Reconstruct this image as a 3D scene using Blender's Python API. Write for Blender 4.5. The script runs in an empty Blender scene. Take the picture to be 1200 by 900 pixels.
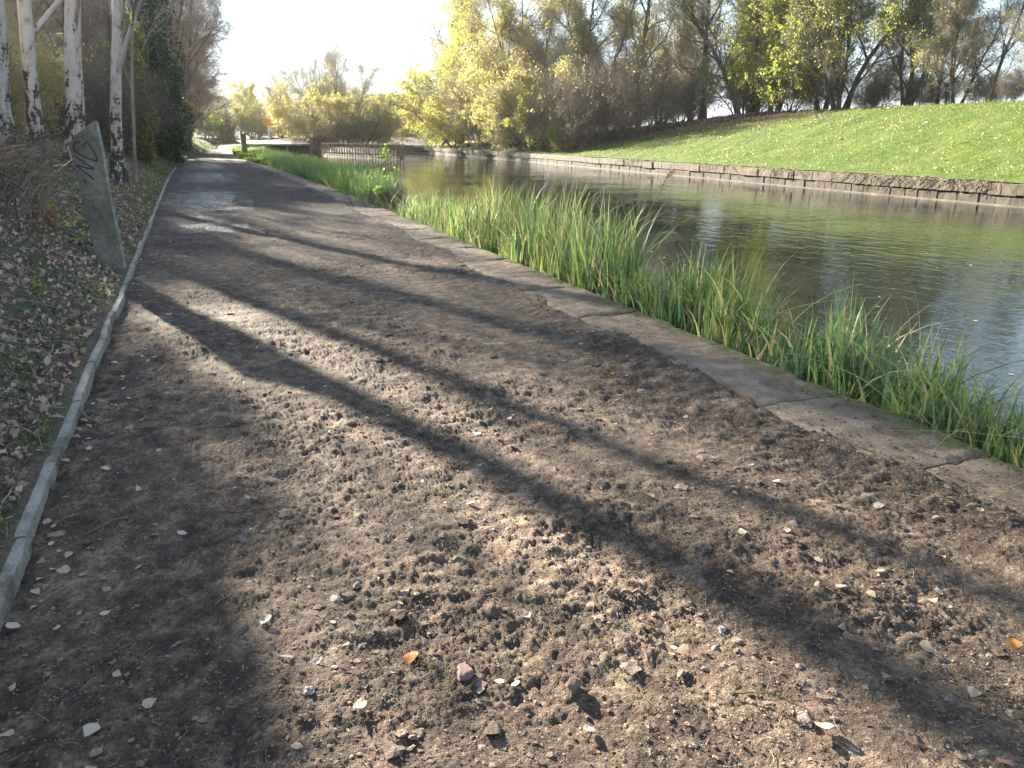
import bpy, math, random
import numpy as np
from mathutils import Vector, Matrix

C = bpy.context.scene.collection
R = math.radians
rg = np.random.default_rng(7)
random.seed(7)

# ------------------------------------------------------------------ noise
def _h(ix, iy, s):
    n = (ix.astype(np.int64)*374761393 + iy.astype(np.int64)*668265263 + s*1442695041) & 0xffffffff
    n = ((n ^ (n >> 13))*1274126177) & 0xffffffff
    n = (n ^ (n >> 16)) & 0xffffffff
    return n/4294967295.0*2*np.pi
def pn(x, y, s=0):
    x = np.asarray(x, float); y = np.asarray(y, float)
    xi = np.floor(x); yi = np.floor(y); fx = x-xi; fy = y-yi
    u = fx*fx*fx*(fx*(fx*6-15)+10); v = fy*fy*fy*(fy*(fy*6-15)+10)
    def gd(ox, oy):
        a = _h(xi+ox, yi+oy, s)
        return np.cos(a)*(fx-ox)+np.sin(a)*(fy-oy)
    return ((gd(0,0)*(1-u)+gd(1,0)*u)*(1-v)+(gd(0,1)*(1-u)+gd(1,1)*u)*v)*1.5
def fbm(x, y, f, o=3, s=0):
    r = 0; a = 1
    for i in range(o):
        r = r+a*pn(x*f, y*f, s+i*17); f *= 2.03; a *= .5
    return r
def sst(a, b, x):
    t = np.clip((x-a)/(b-a), 0, 1); return t*t*(3-2*t)

# ------------------------------------------------------------------ mesh helpers
class MA:
    def __init__(s): s.v=[]; s.f=[]; s.m=[]; s.t=[]; s.n=0
    def add(s, v, f, mi=0, tint=0.5):
        v = np.asarray(v, np.float32).reshape(-1,3); f = np.asarray(f, np.int64)
        s.v.append(v); s.f.append(f+s.n); s.m.append(np.full(len(f), mi, np.int32))
        s.t.append(np.broadcast_to(np.asarray(tint, np.float32), (len(v),)).copy())
        s.n += len(v)
FLAT = {'cap_stone','block_course','picket','rail','post_body','notched_top','sign_panel','front_edge','pier','wall','window','pane','wall_core'}
def build(name, ma, mats, parent=None, smooth=True, loc=None):
    smooth = smooth and name not in FLAT
    me = bpy.data.meshes.new(name)
    v = np.concatenate(ma.v); me.vertices.add(len(v)); me.vertices.foreach_set('co', v.ravel())
    tot = np.concatenate([np.full(len(f), f.shape[1], np.int32) for f in ma.f])
    idx = np.concatenate([f.ravel() for f in ma.f]).astype(np.int32)
    me.loops.add(len(idx)); me.polygons.add(len(tot))
    st = np.zeros(len(tot), np.int32); st[1:] = np.cumsum(tot)[:-1]
    me.polygons.foreach_set('loop_start', st); me.polygons.foreach_set('loop_total', tot)
    me.loops.foreach_set('vertex_index', idx)
    me.polygons.foreach_set('material_index', np.concatenate(ma.m))
    me.polygons.foreach_set('use_smooth', np.full(len(tot), smooth, bool))
    for m in (mats if isinstance(mats, (list,tuple)) else [mats]): me.materials.append(m)
    a = me.attributes.new('tint', 'FLOAT', 'POINT'); a.data.foreach_set('value', np.concatenate(ma.t))
    me.update(calc_edges=True); me.validate()
    o = bpy.data.objects.new(name, me); C.objects.link(o)
    if parent: o.parent = parent
    if loc is not None: o.location = loc
    return o
def tag(o, label=None, cat=None, group=None, kind=None):
    if label: o['label'] = label
    if cat: o['category'] = cat
    if group: o['group'] = group
    if kind: o['kind'] = kind
    return o
def empty(name, loc, rz=0):
    o = bpy.data.objects.new(name, None); C.objects.link(o); o.location = loc
    o.rotation_euler = (0,0,rz); o.empty_display_size = .2; return o
def copy_tree(o, parent=None):
    c = o.copy(); C.objects.link(c); c.parent = parent
    for ch in list(o.children): copy_tree(ch, c)
    return c

def grid(xs, ys, zf, ma=None, mi=0, tintf=None):
    X, Y = np.meshgrid(xs, ys)
    Z = zf(X, Y); v = np.stack([X, Y, Z], -1).reshape(-1,3)
    nx, ny = len(xs), len(ys)
    i = (np.arange(ny-1)[:,None]*nx+np.arange(nx-1)[None,:]).ravel()
    f = np.stack([i, i+1, i+1+nx, i+nx], -1)
    ma = ma or MA(); ma.add(v, f, mi, .5 if tintf is None else tintf(X, Y).ravel()); return ma
def sheet(P, ma, mi=0, tint=.5):          # P (ny,nx,3)
    ny, nx = P.shape[:2]
    i = (np.arange(ny-1)[:,None]*nx+np.arange(nx-1)[None,:]).ravel()
    ma.add(P.reshape(-1,3), np.stack([i, i+1, i+1+nx, i+nx], -1), mi, tint)
def tubes(ma, polys, sides=5, mi=0, tint=.5):
    by = {}
    for p, r in polys: by.setdefault(len(p), []).append((p, r))
    for n, L in by.items():
        P = np.array([a for a,_ in L], float); Rr = np.array([b for _,b in L], float)
        tubes_np(ma, P, Rr, sides, mi, tint)
def tubes_np(ma, P, Rr, sides=4, mi=0, tint=.5):   # P (k,n,3) R (k,n)
    k, n = P.shape[:2]
    if k == 0: return
    T = np.gradient(P, axis=1); T /= np.linalg.norm(T, axis=2, keepdims=True)+1e-9
    ref = np.where(np.abs(T[:,:1,2:3])>.8, np.array([1.,.02,0]), np.array([0,0,1.]))
    A = np.cross(T, ref); A /= np.linalg.norm(A, axis=2, keepdims=True)+1e-9
    B = np.cross(T, A)
    an = np.arange(sides)/sides*2*np.pi
    ring = P[:,:,None,:]+Rr[:,:,None,None]*(np.cos(an)[None,None,:,None]*A[:,:,None,:]+np.sin(an)[None,None,:,None]*B[:,:,None,:])
    base = (np.arange(k)*n*sides)[:,None,None]+(np.arange(n-1)*sides)[None,:,None]
    j = np.arange(sides)[None,None,:]; j2 = (j+1)%sides
    f = np.stack([base+j, base+j2, base+j2+sides, base+j+sides], -1).reshape(-1,4)
    t = tint if np.isscalar(tint) else np.repeat(tint, n*sides)
    ma.add(ring.reshape(-1,3), f, mi, t)
def rnd_unit(n, g=rg):
    v = g.normal(size=(n,3)); return v/np.linalg.norm(v, axis=1, keepdims=True)
def leaves(ma, P, size, mi=1, tint=None, g=rg, droop=.3, var=.35):
    n = len(P)
    if n == 0: return
    a = rnd_unit(n, g); a[:,2] -= droop; a /= np.linalg.norm(a, axis=1, keepdims=True)
    b = np.cross(a, rnd_unit(n, g)); b /= np.linalg.norm(b, axis=1, keepdims=True)+1e-9
    s = (size*(1+var*g.normal(size=n))).clip(size*.4, size*2)[:,None]
    nn = np.cross(a, b)*s*.12
    v = np.stack([P, P+a*s*.5+b*s*.34+nn, P+a*s, P+a*s*.5-b*s*.34+nn], 1).reshape(-1,3)
    f = np.arange(n*4).reshape(-1,4)
    if tint is None: tint = g.random(n)
    ma.add(v, f, mi, np.repeat(tint, 4))
def box(ma, c, s, mi=0, rot=None, bev=0, tint=.5):
    c = np.array(c, float); h = np.array(s, float)/2
    if bev <= 0:
        v = np.array([[x,y,z] for z in (-1,1) for x,y in ((-1,-1),(1,-1),(1,1),(-1,1))], float)*h
        f = np.array([[3,2,1,0],[4,5,6,7],[0,1,5,4],[1,2,6,5],[2,3,7,6],[3,0,4,7]])
        if rot is not None: v = v@np.array(rot).T
        ma.add(v+c, f, mi, tint); return
    vs = []; b = bev
    for z, i in ((-h[2],b),(-h[2]+b,0),(h[2]-b,0),(h[2],b)):
        for x,y in ((-1,-1),(1,-1),(1,1),(-1,1)):
            hx, hy = h[0]-i, h[1]-i
            vs += [[x*hx+(-x*b if False else 0), y*hy, z]]
    v = np.array(vs); f = [[3,2,1,0],[12,13,14,15]]
    for k in range(3):
        for j in range(4): f.append([k*4+j, k*4+(j+1)%4, k*4+4+(j+1)%4, k*4+4+j])
    if rot is not None: v = v@np.array(rot).T
    ma.add(v+c, np.array(f), mi, tint)

# ------------------------------------------------------------------ material helper
class NT:
    def __init__(s, name):
        s.m = bpy.data.materials.new(name); s.m.use_nodes = True; s.t = s.m.node_tree
        s.t.nodes.clear(); s.out = s.t.nodes.new('ShaderNodeOutputMaterial')
    def n(s, ty, inp=None, **kw):
        nd = s.t.nodes.new('ShaderNode'+ty)
        for k, v in kw.items(): setattr(nd, k, v)
        for k, v in (inp or {}).items():
            i = nd.inputs[k]
            if hasattr(v, 'is_output') or isinstance(v, bpy.types.NodeSocket): s.t.links.new(v, i)
            else: i.default_value = v
        return nd
    def ramp(s, fac, stops, interp='LINEAR'):
        nd = s.t.nodes.new('ShaderNodeValToRGB'); cr = nd.color_ramp; cr.interpolation = interp
        while len(cr.elements) < len(stops): cr.elements.new(.5)
        for e, (p, c) in zip(cr.elements, stops):
            e.position = p; e.color = (*c, 1) if len(c) == 3 else c
        s.t.links.new(fac, nd.inputs[0]); return nd.outputs[0]
    def noise(s, sc, det=4, rough=.6, vec=None, dist=0):
        i = {'Scale': sc, 'Detail': det, 'Roughness': rough, 'Distortion': dist}
        if vec is not None: i['Vector'] = vec
        return s.n('TexNoise', i).outputs['Fac']
    def vor(s, sc, vec=None, feature='F1', out='Distance', rnd=1):
        i = {'Scale': sc, 'Randomness': rnd}
        if vec is not None: i['Vector'] = vec
        return s.n('TexVoronoi', i, feature=feature).outputs[out]
    def pos(s): return s.n('NewGeometry').outputs['Position']
    def obj(s): return s.n('TexCoord').outputs['Object']
    def math(s, op, a, b=0.0, clamp=False):
        nd = s.n('Math', {0: a, 1: b}, operation=op); nd.use_clamp = clamp; return nd.outputs[0]
    def mix(s, f, a, b, bt='MIX'):
        nd = s.t.nodes.new('ShaderNodeMix'); nd.data_type = 'RGBA'; nd.blend_type = bt
        for i, v in ((0,f),(6,a),(7,b)):
            if isinstance(v, bpy.types.NodeSocket): s.t.links.new(v, nd.inputs[i])
            else: nd.inputs[i].default_value = v if i == 0 else (*v, 1)
        return nd.outputs[2]
    def attr(s, nm='tint'): return s.n('Attribute', attribute_name=nm).outputs['Fac']
    def bump(s, h, strength=.5, dist=.02, nrm=None):
        i = {'Height': h, 'Strength': strength, 'Distance': dist}
        if nrm is not None: i['Normal'] = nrm
        return s.n('Bump', i).outputs[0]
    def pbr(s, col, rough=.8, nrm=None, spec=.3, metal=0):
        i = {'Base Color': col if isinstance(col, bpy.types.NodeSocket) else (*col,1), 'Roughness': rough,
             'Specular IOR Level': spec, 'Metallic': metal}
        if nrm is not None: i['Normal'] = nrm
        return s.n('BsdfPrincipled', i).outputs[0]
    def done(s, sh): s.t.links.new(sh, s.out.inputs[0]); return s.m

def leaf_mat(name, stops, trans=.45, rough=.55, rnd=0):
    t = NT(name); a = t.attr()
    if rnd:
        oi = t.n('ObjectInfo').outputs['Random']
        a = t.math('ADD', t.math('MULTIPLY', a, 1-rnd), t.math('MULTIPLY', oi, rnd))
    c = t.ramp(a, stops)
    d = t.pbr(c, rough, spec=.35)
    tl = t.n('BsdfTranslucent', {'Color': c}).outputs[0]
    return t.done(t.n('MixShader', {0: trans, 1: d, 2: tl}).outputs[0])
def bark_mat(name, a, b, scale=8, bump=.6):
    t = NT(name); o = t.obj()
    mp = t.n('Mapping', {'Vector': o, 'Scale': (1,1,.25)}).outputs[0]
    n = t.noise(scale, 5, .65, mp); c = t.ramp(n, [(.35, a), (.65, b)])
    return t.done(t.pbr(c, .9, t.bump(t.noise(scale*3, 4, .7, mp), bump, .02)))

M = {}
# dirt
def dirt_mat():
    t = NT('dirt_soil'); p = t.pos(); h = t.attr('tint')
    n1 = t.noise(1.3, 4, .6, p); n2 = t.noise(9, 5, .65, p); n3 = t.noise(55, 4, .7, p); n4 = t.noise(190, 3, .7, p)
    base = t.ramp(n2, [(.32, (.050,.034,.023)), (.5, (.135,.097,.066)), (.68, (.29,.222,.158))])
    dry = t.ramp(n1, [(.35, (.62,.58,.55)), (.65, (1.15,1.12,1.08))])
    c = t.mix(1, base, dry, 'MULTIPLY')
    f = t.ramp(n3, [(.32, (.42,.40,.39)), (.6, (1.3,1.3,1.3))])
    c = t.mix(1, c, f, 'MULTIPLY')
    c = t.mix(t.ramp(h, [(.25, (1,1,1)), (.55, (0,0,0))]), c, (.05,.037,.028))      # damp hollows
    v = t.n('TexVoronoi', {'Vector': p, 'Scale': 70., 'Randomness': 1.})
    peb = t.math('MULTIPLY', t.math('LESS_THAN', v.outputs['Distance'], .26), t.math('GREATER_THAN', t.n('SeparateColor', {0: v.outputs['Color']}).outputs[0], .84))
    c = t.mix(t.math('MULTIPLY', peb, .75), c, (.30,.27,.24))
    wet = t.math('MULTIPLY', t.attr('wet'), t.n('SeparateColor', {0: t.ramp(t.noise(16, 4, .7, p), [(.42, (.1,.1,.1)), (.58, (1.6,1.6,1.6))])}).outputs[0])
    c = t.mix(t.math('MULTIPLY', wet, .65), c, (.03,.026,.024))
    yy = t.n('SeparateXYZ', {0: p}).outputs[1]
    c = t.mix(t.math('MULTIPLY', t.n('MapRange', {0: yy, 1: 9., 2: 18., 3: 0., 4: .75}).outputs[0], t.ramp(t.noise(.8, 4, .6, p), [(.3, (.5,.5,.5)), (.6, (1,1,1))])), c, (.045,.036,.03))  # far soil darkened: damp, plus tree shade put into the colour
    wet = t.math('MINIMUM', wet, 1.0); r = t.math('SUBTRACT', .93, t.math('MULTIPLY', wet, .70))
    hh = t.math('ADD', t.math('MULTIPLY', n3, 1.0), t.math('MULTIPLY', n4, .45))
    hh = t.math('ADD', hh, t.math('MULTIPLY', n2, 1.6))
    b = t.n('Bump', {'Height': hh, 'Strength': t.math('SUBTRACT', .9, t.math('MULTIPLY', wet, .5)), 'Distance': .022}).outputs[0]
    s = t.pbr(c, r, b, .35)
    return t.done(s)
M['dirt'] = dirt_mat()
def clod_mat():
    t = NT('soil_clod'); p = t.obj(); a = t.attr()
    c = t.ramp(a, [(0, (.038,.026,.018)), (.4, (.125,.09,.063)), (.75, (.27,.208,.15)), (.86, (.22,.17,.13)), (.93, (.24,.165,.14)), (1, (.34,.31,.28))])
    n = t.noise(60, 4, .7, p)
    c = t.mix(1, c, t.ramp(n, [(.3, (.6,.6,.6)), (.7, (1.3,1.3,1.3))]), 'MULTIPLY')
    return t.done(t.pbr(c, .92, t.bump(t.noise(140, 4, .7, p), .8, .006), .25))
M['clod'] = clod_mat()
def verge_mat():
    t = NT('verge_soil'); p = t.pos()
    n1 = t.noise(1.1, 4, .6, p); n2 = t.noise(22, 5, .7, p)
    c = t.ramp(n2, [(.3, (.045,.035,.026)), (.5, (.10,.075,.055)), (.7, (.19,.145,.11))])
    g = t.ramp(t.noise(30, 4, .7, p), [(.3, (.03,.05,.018)), (.7, (.10,.13,.05))])
    c = t.mix(t.ramp(n1, [(.47, (0,0,0)), (.6, (.8,.8,.8))]), c, g)
    return t.done(t.pbr(c, .95, t.bump(n2, 1., .03), .2))
M['verge'] = verge_mat()
def grass_mat():
    t = NT('grass_bank'); p = t.pos(); a = t.attr()
    n1 = t.noise(.5, 4, .6, p); n2 = t.noise(14, 5, .7, p)
    g = t.ramp(n2, [(.3, (.032,.058,.009)), (.55, (.072,.13,.017)), (.75, (.14,.195,.027))])
    c = t.mix(t.ramp(n1, [(.35, (0,0,0)), (.7, (.5,.5,.5))]), g, (.16,.17,.035)); c = t.mix(1, c, t.ramp(t.noise(1.4, 5, .7, t.n('Mapping', {'Vector': p, 'Scale': (.5,2.2,1)}).outputs[0]), [(.35, (.68,.7,.65)), (.65, (1.2,1.15,1.1))]), 'MULTIPLY')
    lit = t.ramp(t.noise(11, 5, .75, p), [(.3, (.08,.045,.025)), (.6, (.20,.10,.05)), (.8, (.30,.17,.09))])
    f = t.math('ADD', a, t.math('MULTIPLY', t.math('SUBTRACT', t.noise(2.2, 5, .7, p), .5), .9))
    c = t.mix(t.ramp(f, [(.42, (0,0,0)), (.6, (1,1,1))]), c, lit)
    return t.done(t.pbr(c, .95, t.bump(n2, 1., .06), .2))
M['grass_bank'] = grass_mat()
def concrete(name, a, b, moss=0, sc=6):
    t = NT(name); p = t.pos(); n = t.noise(sc, 6, .7, p); n2 = t.noise(sc*14, 4, .7, p)
    c = t.ramp(n, [(.3, a), (.7, b)])
    c = t.mix(1, c, t.ramp(n2, [(.3, (.6,.6,.6)), (.65, (1.2,1.2,1.2))]), 'MULTIPLY')
    c = t.mix(1, c, t.ramp(t.noise(1.7, 6, .75, p), [(.38, (.62,.60,.56)), (.58, (1.08,1.08,1.08))]), 'MULTIPLY')
    if moss == 1 and name == 'coping_stone':
        c = t.mix(t.ramp(t.noise(3.1, 7, .78, p), [(.5, (0,0,0)), (.64, (.8,.8,.8))]), c, (.085,.060,.040))
    if moss:
        mm = t.math('MULTIPLY', t.attr(), 1.0)
        f = t.math('ADD', mm, t.math('MULTIPLY', t.math('SUBTRACT', t.noise(7, 6, .75, p), .5), 1.7))
        c = t.mix(t.ramp(f, [(.50, (0,0,0)), (.66, (.85,.85,.85))]), c, t.ramp(n2, [(.3, (.035,.05,.012)), (.7, (.13,.15,.035))]))
    return t.done(t.pbr(c, .9, t.bump(t.math('ADD', n2, t.math('MULTIPLY', n, 2.)), .7, .008), .3))
M['coping'] = concrete('coping_stone', (.15,.108,.074), (.33,.25,.175), moss=1, sc=5)
M['kerb'] = concrete('kerb_concrete', (.17,.155,.135), (.32,.30,.27), sc=9)
M['post'] = concrete('post_concrete', (.13,.12,.09), (.25,.23,.185), sc=3)
def kerb_mat():
    t = NT('soiled_kerb'); p = t.pos(); n = t.noise(9, 6, .7, p); n2 = t.noise(120, 4, .7, p)
    c = t.ramp(n, [(.3, (.24,.215,.175)), (.7, (.46,.425,.37))]); c = t.mix(1, c, t.ramp(n2, [(.3, (.65,.65,.65)), (.65, (1.15,1.15,1.15))]), 'MULTIPLY')
    c = t.mix(t.ramp(t.noise(4.5, 6, .75, p), [(.50, (0,0,0)), (.62, (.8,.8,.8))]), c, (.085,.07,.052))
    return t.done(t.pbr(c, .9, t.bump(t.math('ADD', n2, t.math('MULTIPLY', t.noise(30, 3, .6, p), 2.)), .8, .01), .3))
M['kerb_edge'] = kerb_mat()
M['pale'] = concrete('pale_edge', (.20,.215,.19), (.42,.44,.43), sc=12)
M['apron'] = concrete('pale_concrete', (.20,.175,.14), (.30,.26,.21), sc=2)
M['farstone'] = concrete('weathered_stone', (.05,.043,.032), (.16,.14,.105), moss=1, sc=3.5)
M['farblock'] = concrete('dark_block', (.04,.033,.026), (.12,.10,.08), sc=3)
def simple(name, c, r=.8, **k):
    t = NT(name); n = t.noise(25, 4, .6, t.obj())
    cc = t.mix(1, c, t.ramp(n, [(.3, (.75,.75,.75)), (.7, (1.15,1.15,1.15))]), 'MULTIPLY')
    return t.done(t.pbr(cc, r, t.bump(n, .3, .005), **k))
M['paint'] = simple('black_spray', (.03,.032,.038), .7)
M['rust'] = simple('rusty_brown_paint', (.34,.22,.165), .75)
M['white'] = simple('white_paint', (.7,.7,.68), .5)
M['orange'] = simple('orange_sign', (.75,.34,.05), .5)
M['dark'] = simple('dark_gap', (.02,.018,.015), .9)
M['brick'] = simple('brick_wall', (.22,.15,.11), .9)
M['roof'] = simple('roof_slate', (.13,.125,.125), .8)
M['glass'] = simple('window_glass', (.05,.06,.07), .15)
M['pink'] = simple('pink_brick', (.19,.125,.11), .9)
M['stub'] = simple('dead_wood', (.16,.12,.085), .9)
def water_mat():
    t = NT('canal_water'); p = t.pos()
    mp = t.n('Mapping', {'Vector': p, 'Scale': (1.,.55,1), 'Rotation': (0,0,R(25))}).outputs[0]
    w1 = t.noise(3.2, 2, .5, mp, .4); w2 = t.noise(11, 2, .5, mp, .3); w3 = t.noise(.35, 2, .5, p)
    amp = t.ramp(w3, [(.35, (.3,.3,.3)), (.65, (1,1,1))])
    h = t.math('ADD', t.math('MULTIPLY', w1, 1.), t.math('MULTIPLY', w2, .42))
    b = t.n('Bump', {'Height': t.math('MULTIPLY', h, amp), 'Strength': 1., 'Distance': .014}).outputs[0]
    i = {'Base Color': (.012,.016,.013,1), 'Roughness': .0, 'IOR': 1.33, 'Specular IOR Level': .5, 'Normal': b}
    return t.done(t.n('BsdfPrincipled', i).outputs[0])
M['water'] = water_mat()
def birch_mat():
    t = NT('birch_bark'); o = t.obj()
    mp = t.n('Mapping', {'Vector': o, 'Scale': (1,1,.45)}).outputs[0]
    n = t.noise(7, 5, .65, mp, .5)
    z = t.n('SeparateXYZ', {0: o}).outputs[2]
    low = t.ramp(t.math('MULTIPLY', z, .3), [(0, (.20,.20,.20)), (.75, (0,0,0))])
    f = t.math('ADD', n, t.n('SeparateColor', {0: low}).outputs[0])
    mp2 = t.n('Mapping', {'Vector': o, 'Scale': (1,1,5.)}).outputs[0]
    f = t.math('ADD', f, t.math('MULTIPLY', t.math('SUBTRACT', t.noise(5, 3, .6, mp2), .5), .28))
    c = t.ramp(f, [(.0, (.60,.55,.50)), (.50, (.46,.41,.37)), (.60, (.36,.31,.27)), (.64, (.06,.05,.042)), (1, (.03,.025,.022))])
    return t.done(t.pbr(c, .8, t.bump(t.math('MULTIPLY', f, -1.), .9, .03), .3))
M['birch'] = birch_mat()
M['bark'] = bark_mat('grey_bark', (.05,.042,.033), (.17,.145,.115))
M['bark2'] = bark_mat('pale_bark', (.14,.12,.095), (.30,.27,.23))
M['twig'] = bark_mat('twig_bark', (.13,.10,.08), (.26,.21,.17), 20, .1)
M['twigp'] = bark_mat('pale_twig', (.24,.20,.15), (.42,.36,.29), 20, .1)
M['twigd'] = bark_mat('dark_twig', (.035,.027,.027), (.085,.066,.062), 20, .1)
M['twigm'] = bark_mat('brown_twig', (.10,.08,.066), (.23,.18,.15), 20, .1)
M['lf_yel'] = leaf_mat('yellow_leaf', [(0,(.28,.27,.05)),(.4,(.42,.42,.08)),(.75,(.50,.50,.12)),(1,(.26,.34,.06))], .6)
M['lf_dull'] = leaf_mat('dull_yellow_leaf', [(0,(.26,.20,.08)),(.4,(.38,.34,.12)),(.75,(.44,.43,.14)),(1,(.26,.33,.08))], .6)
M['lf_grn'] = leaf_mat('yellow_green_leaf', [(0,(.13,.17,.03)),(.5,(.27,.33,.06)),(.85,(.45,.45,.10)),(1,(.45,.32,.08))], .6)
M['lf_dgrn'] = leaf_mat('dark_green_leaf', [(0,(.04,.06,.018)),(.5,(.09,.125,.03)),(1,(.2,.23,.06))], .5)
M['lf_ivy'] = leaf_mat('ivy_leaf', [(0,(.018,.045,.016)),(.6,(.03,.075,.028)),(1,(.07,.12,.05))], .25, .35)
M['lf_ivyy'] = leaf_mat('pale_ivy_leaf', [(0,(.08,.10,.02)),(.6,(.20,.22,.05)),(1,(.34,.32,.10))], .4)
M['lf_or'] = leaf_mat('orange_leaf', [(0,(.30,.10,.02)),(.6,(.5,.2,.05)),(1,(.45,.30,.12))], .4)
M['lf_fall'] = leaf_mat('fallen_leaf', [(0,(.16,.09,.055)),(.3,(.30,.17,.12)),(.5,(.40,.28,.20)),(.8,(.52,.42,.31)),(.93,(.60,.50,.38)),(.96,(.55,.35,.07)),(1,(.6,.22,.05))], .3, .6)
M['litter'] = leaf_mat('leaf_litter', [(0,(.08,.055,.042)),(.4,(.20,.135,.10)),(.7,(.38,.27,.21)),(.93,(.58,.47,.38)),(1,(.45,.18,.06))], .25, .75)
M['reed'] = leaf_mat('reed_blade', [(0,(.06,.15,.07)),(.3,(.13,.24,.10)),(.55,(.23,.33,.09)),(.78,(.36,.42,.12)),(.86,(.44,.40,.19)),(1,(.50,.39,.25))], .45, .5)
M['grass'] = leaf_mat('grass_blade', [(0,(.04,.075,.010)),(.5,(.095,.165,.019)),(.85,(.18,.24,.038)),(1,(.32,.27,.12))], .4, .5)
M['straw'] = leaf_mat('dry_straw', [(0,(.15,.11,.08)),(.6,(.30,.24,.18)),(1,(.42,.35,.28))], .3, .7)

# ------------------------------------------------------------------ lie of the land
def cv(y): return np.where(np.asarray(y) > 30, ((np.asarray(y, float)-30)/40)**2, 0.)
def kerbx(y): return -.80+cv(y)
def outx(y): return 3.70+.022*np.minimum(y, 25.)+cv(y)          # outer edge of the coping
def inx(y): return outx(y)-.60
def Xw(y): return np.interp(y, [-40,0,22,34,48,62,80,103,160], [20.6,21.3,22.5,23.5,24.7,26,27,27.5,28])
WZ = -.36
def zbank(x, y):
    d = np.maximum(0, kerbx(y)-.10-x)
    return .022+.028*sst(.03, .075, kerbx(y)-x)+1.55*(1-np.exp(-np.power(.5*d, 1.25)))+.05*fbm(x, y, .9, 3, 5)*np.clip(d*2, 0, 1)+.02*fbm(x, y, 6, 3, 9)*np.clip(d*4, 0, 1)
def zright(x, y):
    dx = x-Xw(y); s = np.interp(y, [45,85], [1,.35]); t = np.clip(dx/11, 0, 1)
    return .27+s*2.8*(t*.65+.35*t*t*(3-2*t))+.05*fbm(x, y, .5, 3, 3)*np.clip(dx, 0, 1)+.015*fbm(x, y, 3, 2, 4)
def zpath(x, y, fine=True):
    rough = .55+1.0*sst(-.3, .6, fbm(x, y, .55, 3, 31)+.25)
    z = -.022+.020*fbm(x, y, .8, 2, 11)+.010*fbm(x, y, 3.1, 2, 12)*rough
    if fine:
        b = fbm(x, y, 9, 2, 13); z = z+.006*rough*b
        z = z+.009*rough*sst(-.3,.5,fbm(x,y,1.7,2,33))*(np.abs(fbm(x*1.1, y, 13, 2, 14))-.25)+.0035*rough*pn(x*21+.6*pn(x*9,y*9,2), y*21, 18)
        z = z+.007*rough*(np.abs(fbm(x, y, 44, 3, 15))*1.3-.3)
    e = x-(inx(y)-.05+.13*fbm(y*1., y*0+3., .7, 4, 21)+.03*fbm(x, y, 7, 2, 22))
    z = z+.044*sst(-.45, -.1, e)-.16*sst(-.01, .09, e)
    k = kerbx(y)-x
    z = z-.012*sst(-.35, -.02, k)
    return z

# path mesh: finer near the viewer
ys = [-1.2]
while ys[-1] < 125: ys.append(ys[-1]+max(.0085, abs(ys[-1])*.0055))
ys = np.array(ys); us = np.linspace(0, 1, 500)
def mk_path():
    Y = np.repeat(ys[:,None], len(us), 1); X = kerbx(Y)-.02+us[None,:]*(inx(Y)+.28-kerbx(Y))
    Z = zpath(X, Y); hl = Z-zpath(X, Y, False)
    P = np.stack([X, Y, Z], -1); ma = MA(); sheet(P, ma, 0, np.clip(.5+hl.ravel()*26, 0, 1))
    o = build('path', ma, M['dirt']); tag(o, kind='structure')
    w = np.zeros(X.shape)
    for (cx, cy, rx, ry, k) in ((.15,15.6,.6,.9,.8), (.3,23,.9,4.,1.), (.6,36,1.1,5,1.), (.9,50,1.2,8,.9)):
        w = np.maximum(w, k*np.exp(-(((X-cx)/rx)**2+((Y-cy)/ry)**2)*1.1))
    w = np.clip(w*1.3-.15+.55*fbm(X, Y*.5, 2.5, 4, 41)*(w > .12), 0, 1)
    a = o.data.attributes.new('wet', 'FLOAT', 'POINT'); a.data.foreach_set('value', w.ravel().astype(np.float32))
mk_path()

# left verge bank
xx = -np.concatenate([np.linspace(0, 5, 170), np.linspace(5.1, 60, 70)])
yv = np.concatenate([np.linspace(-8, 1, 30), np.arange(1.05, 25, .05), np.linspace(25.3, 200, 160)])
def mk_verge():
    Y = np.repeat(yv[:,None], len(xx), 1); X = kerbx(Y)-.028+xx[None,:]
    P = np.stack([X, Y, zbank(X, Y)], -1)[:, ::-1]; ma = MA(); sheet(P, ma, 0); tag(build('verge', ma, M['verge']), kind='structure')
mk_verge()
# ground far beneath everything, out to the horizon
ma = MA(); ma.add([[-2500,-2500,-1.4],[2500,-2500,-1.4],[2500,2500,-1.4],[-2500,2500,-1.4]], [[0,1,2,3]])
tag(build('ground', ma, M['verge']), kind='structure')
# water
ma = MA(); ma.add([[3.3,-30,WZ],[45,-30,WZ],[45,175,WZ],[3.3,175,WZ]], [[0,1,2,3]])
tag(build('water', ma, M['water']), kind='structure')
# right hand grass bank
def mk_right():
    u = np.concatenate([np.linspace(0, 13, 120), np.linspace(13.5, 150, 50)])
    yy = np.concatenate([np.arange(-30, 70, .25), np.arange(70, 104, 1.)])
    Y = np.repeat(yy[:,None], len(u), 1); X = Xw(Y)+.27+u[None,:]
    Z = zright(X, Y); Z = Z-np.maximum(0, u[None,:]-16)*.06
    dx = u[None,:]+0*Y
    lit = np.interp(Y, [20,32,40,50,60,75], [0,.35,.75,1.15,1.5,1.9])
    ti = np.clip(dx/11*1.15*lit-.10, 0, 1)*np.clip((Y-18)/14, 0, 1)
    ma = MA(); sheet(np.stack([X, Y, Z], -1), ma, 0, ti.ravel()); tag(build('grass_slope', ma, M['grass_bank']), kind='structure')
mk_right()
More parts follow.
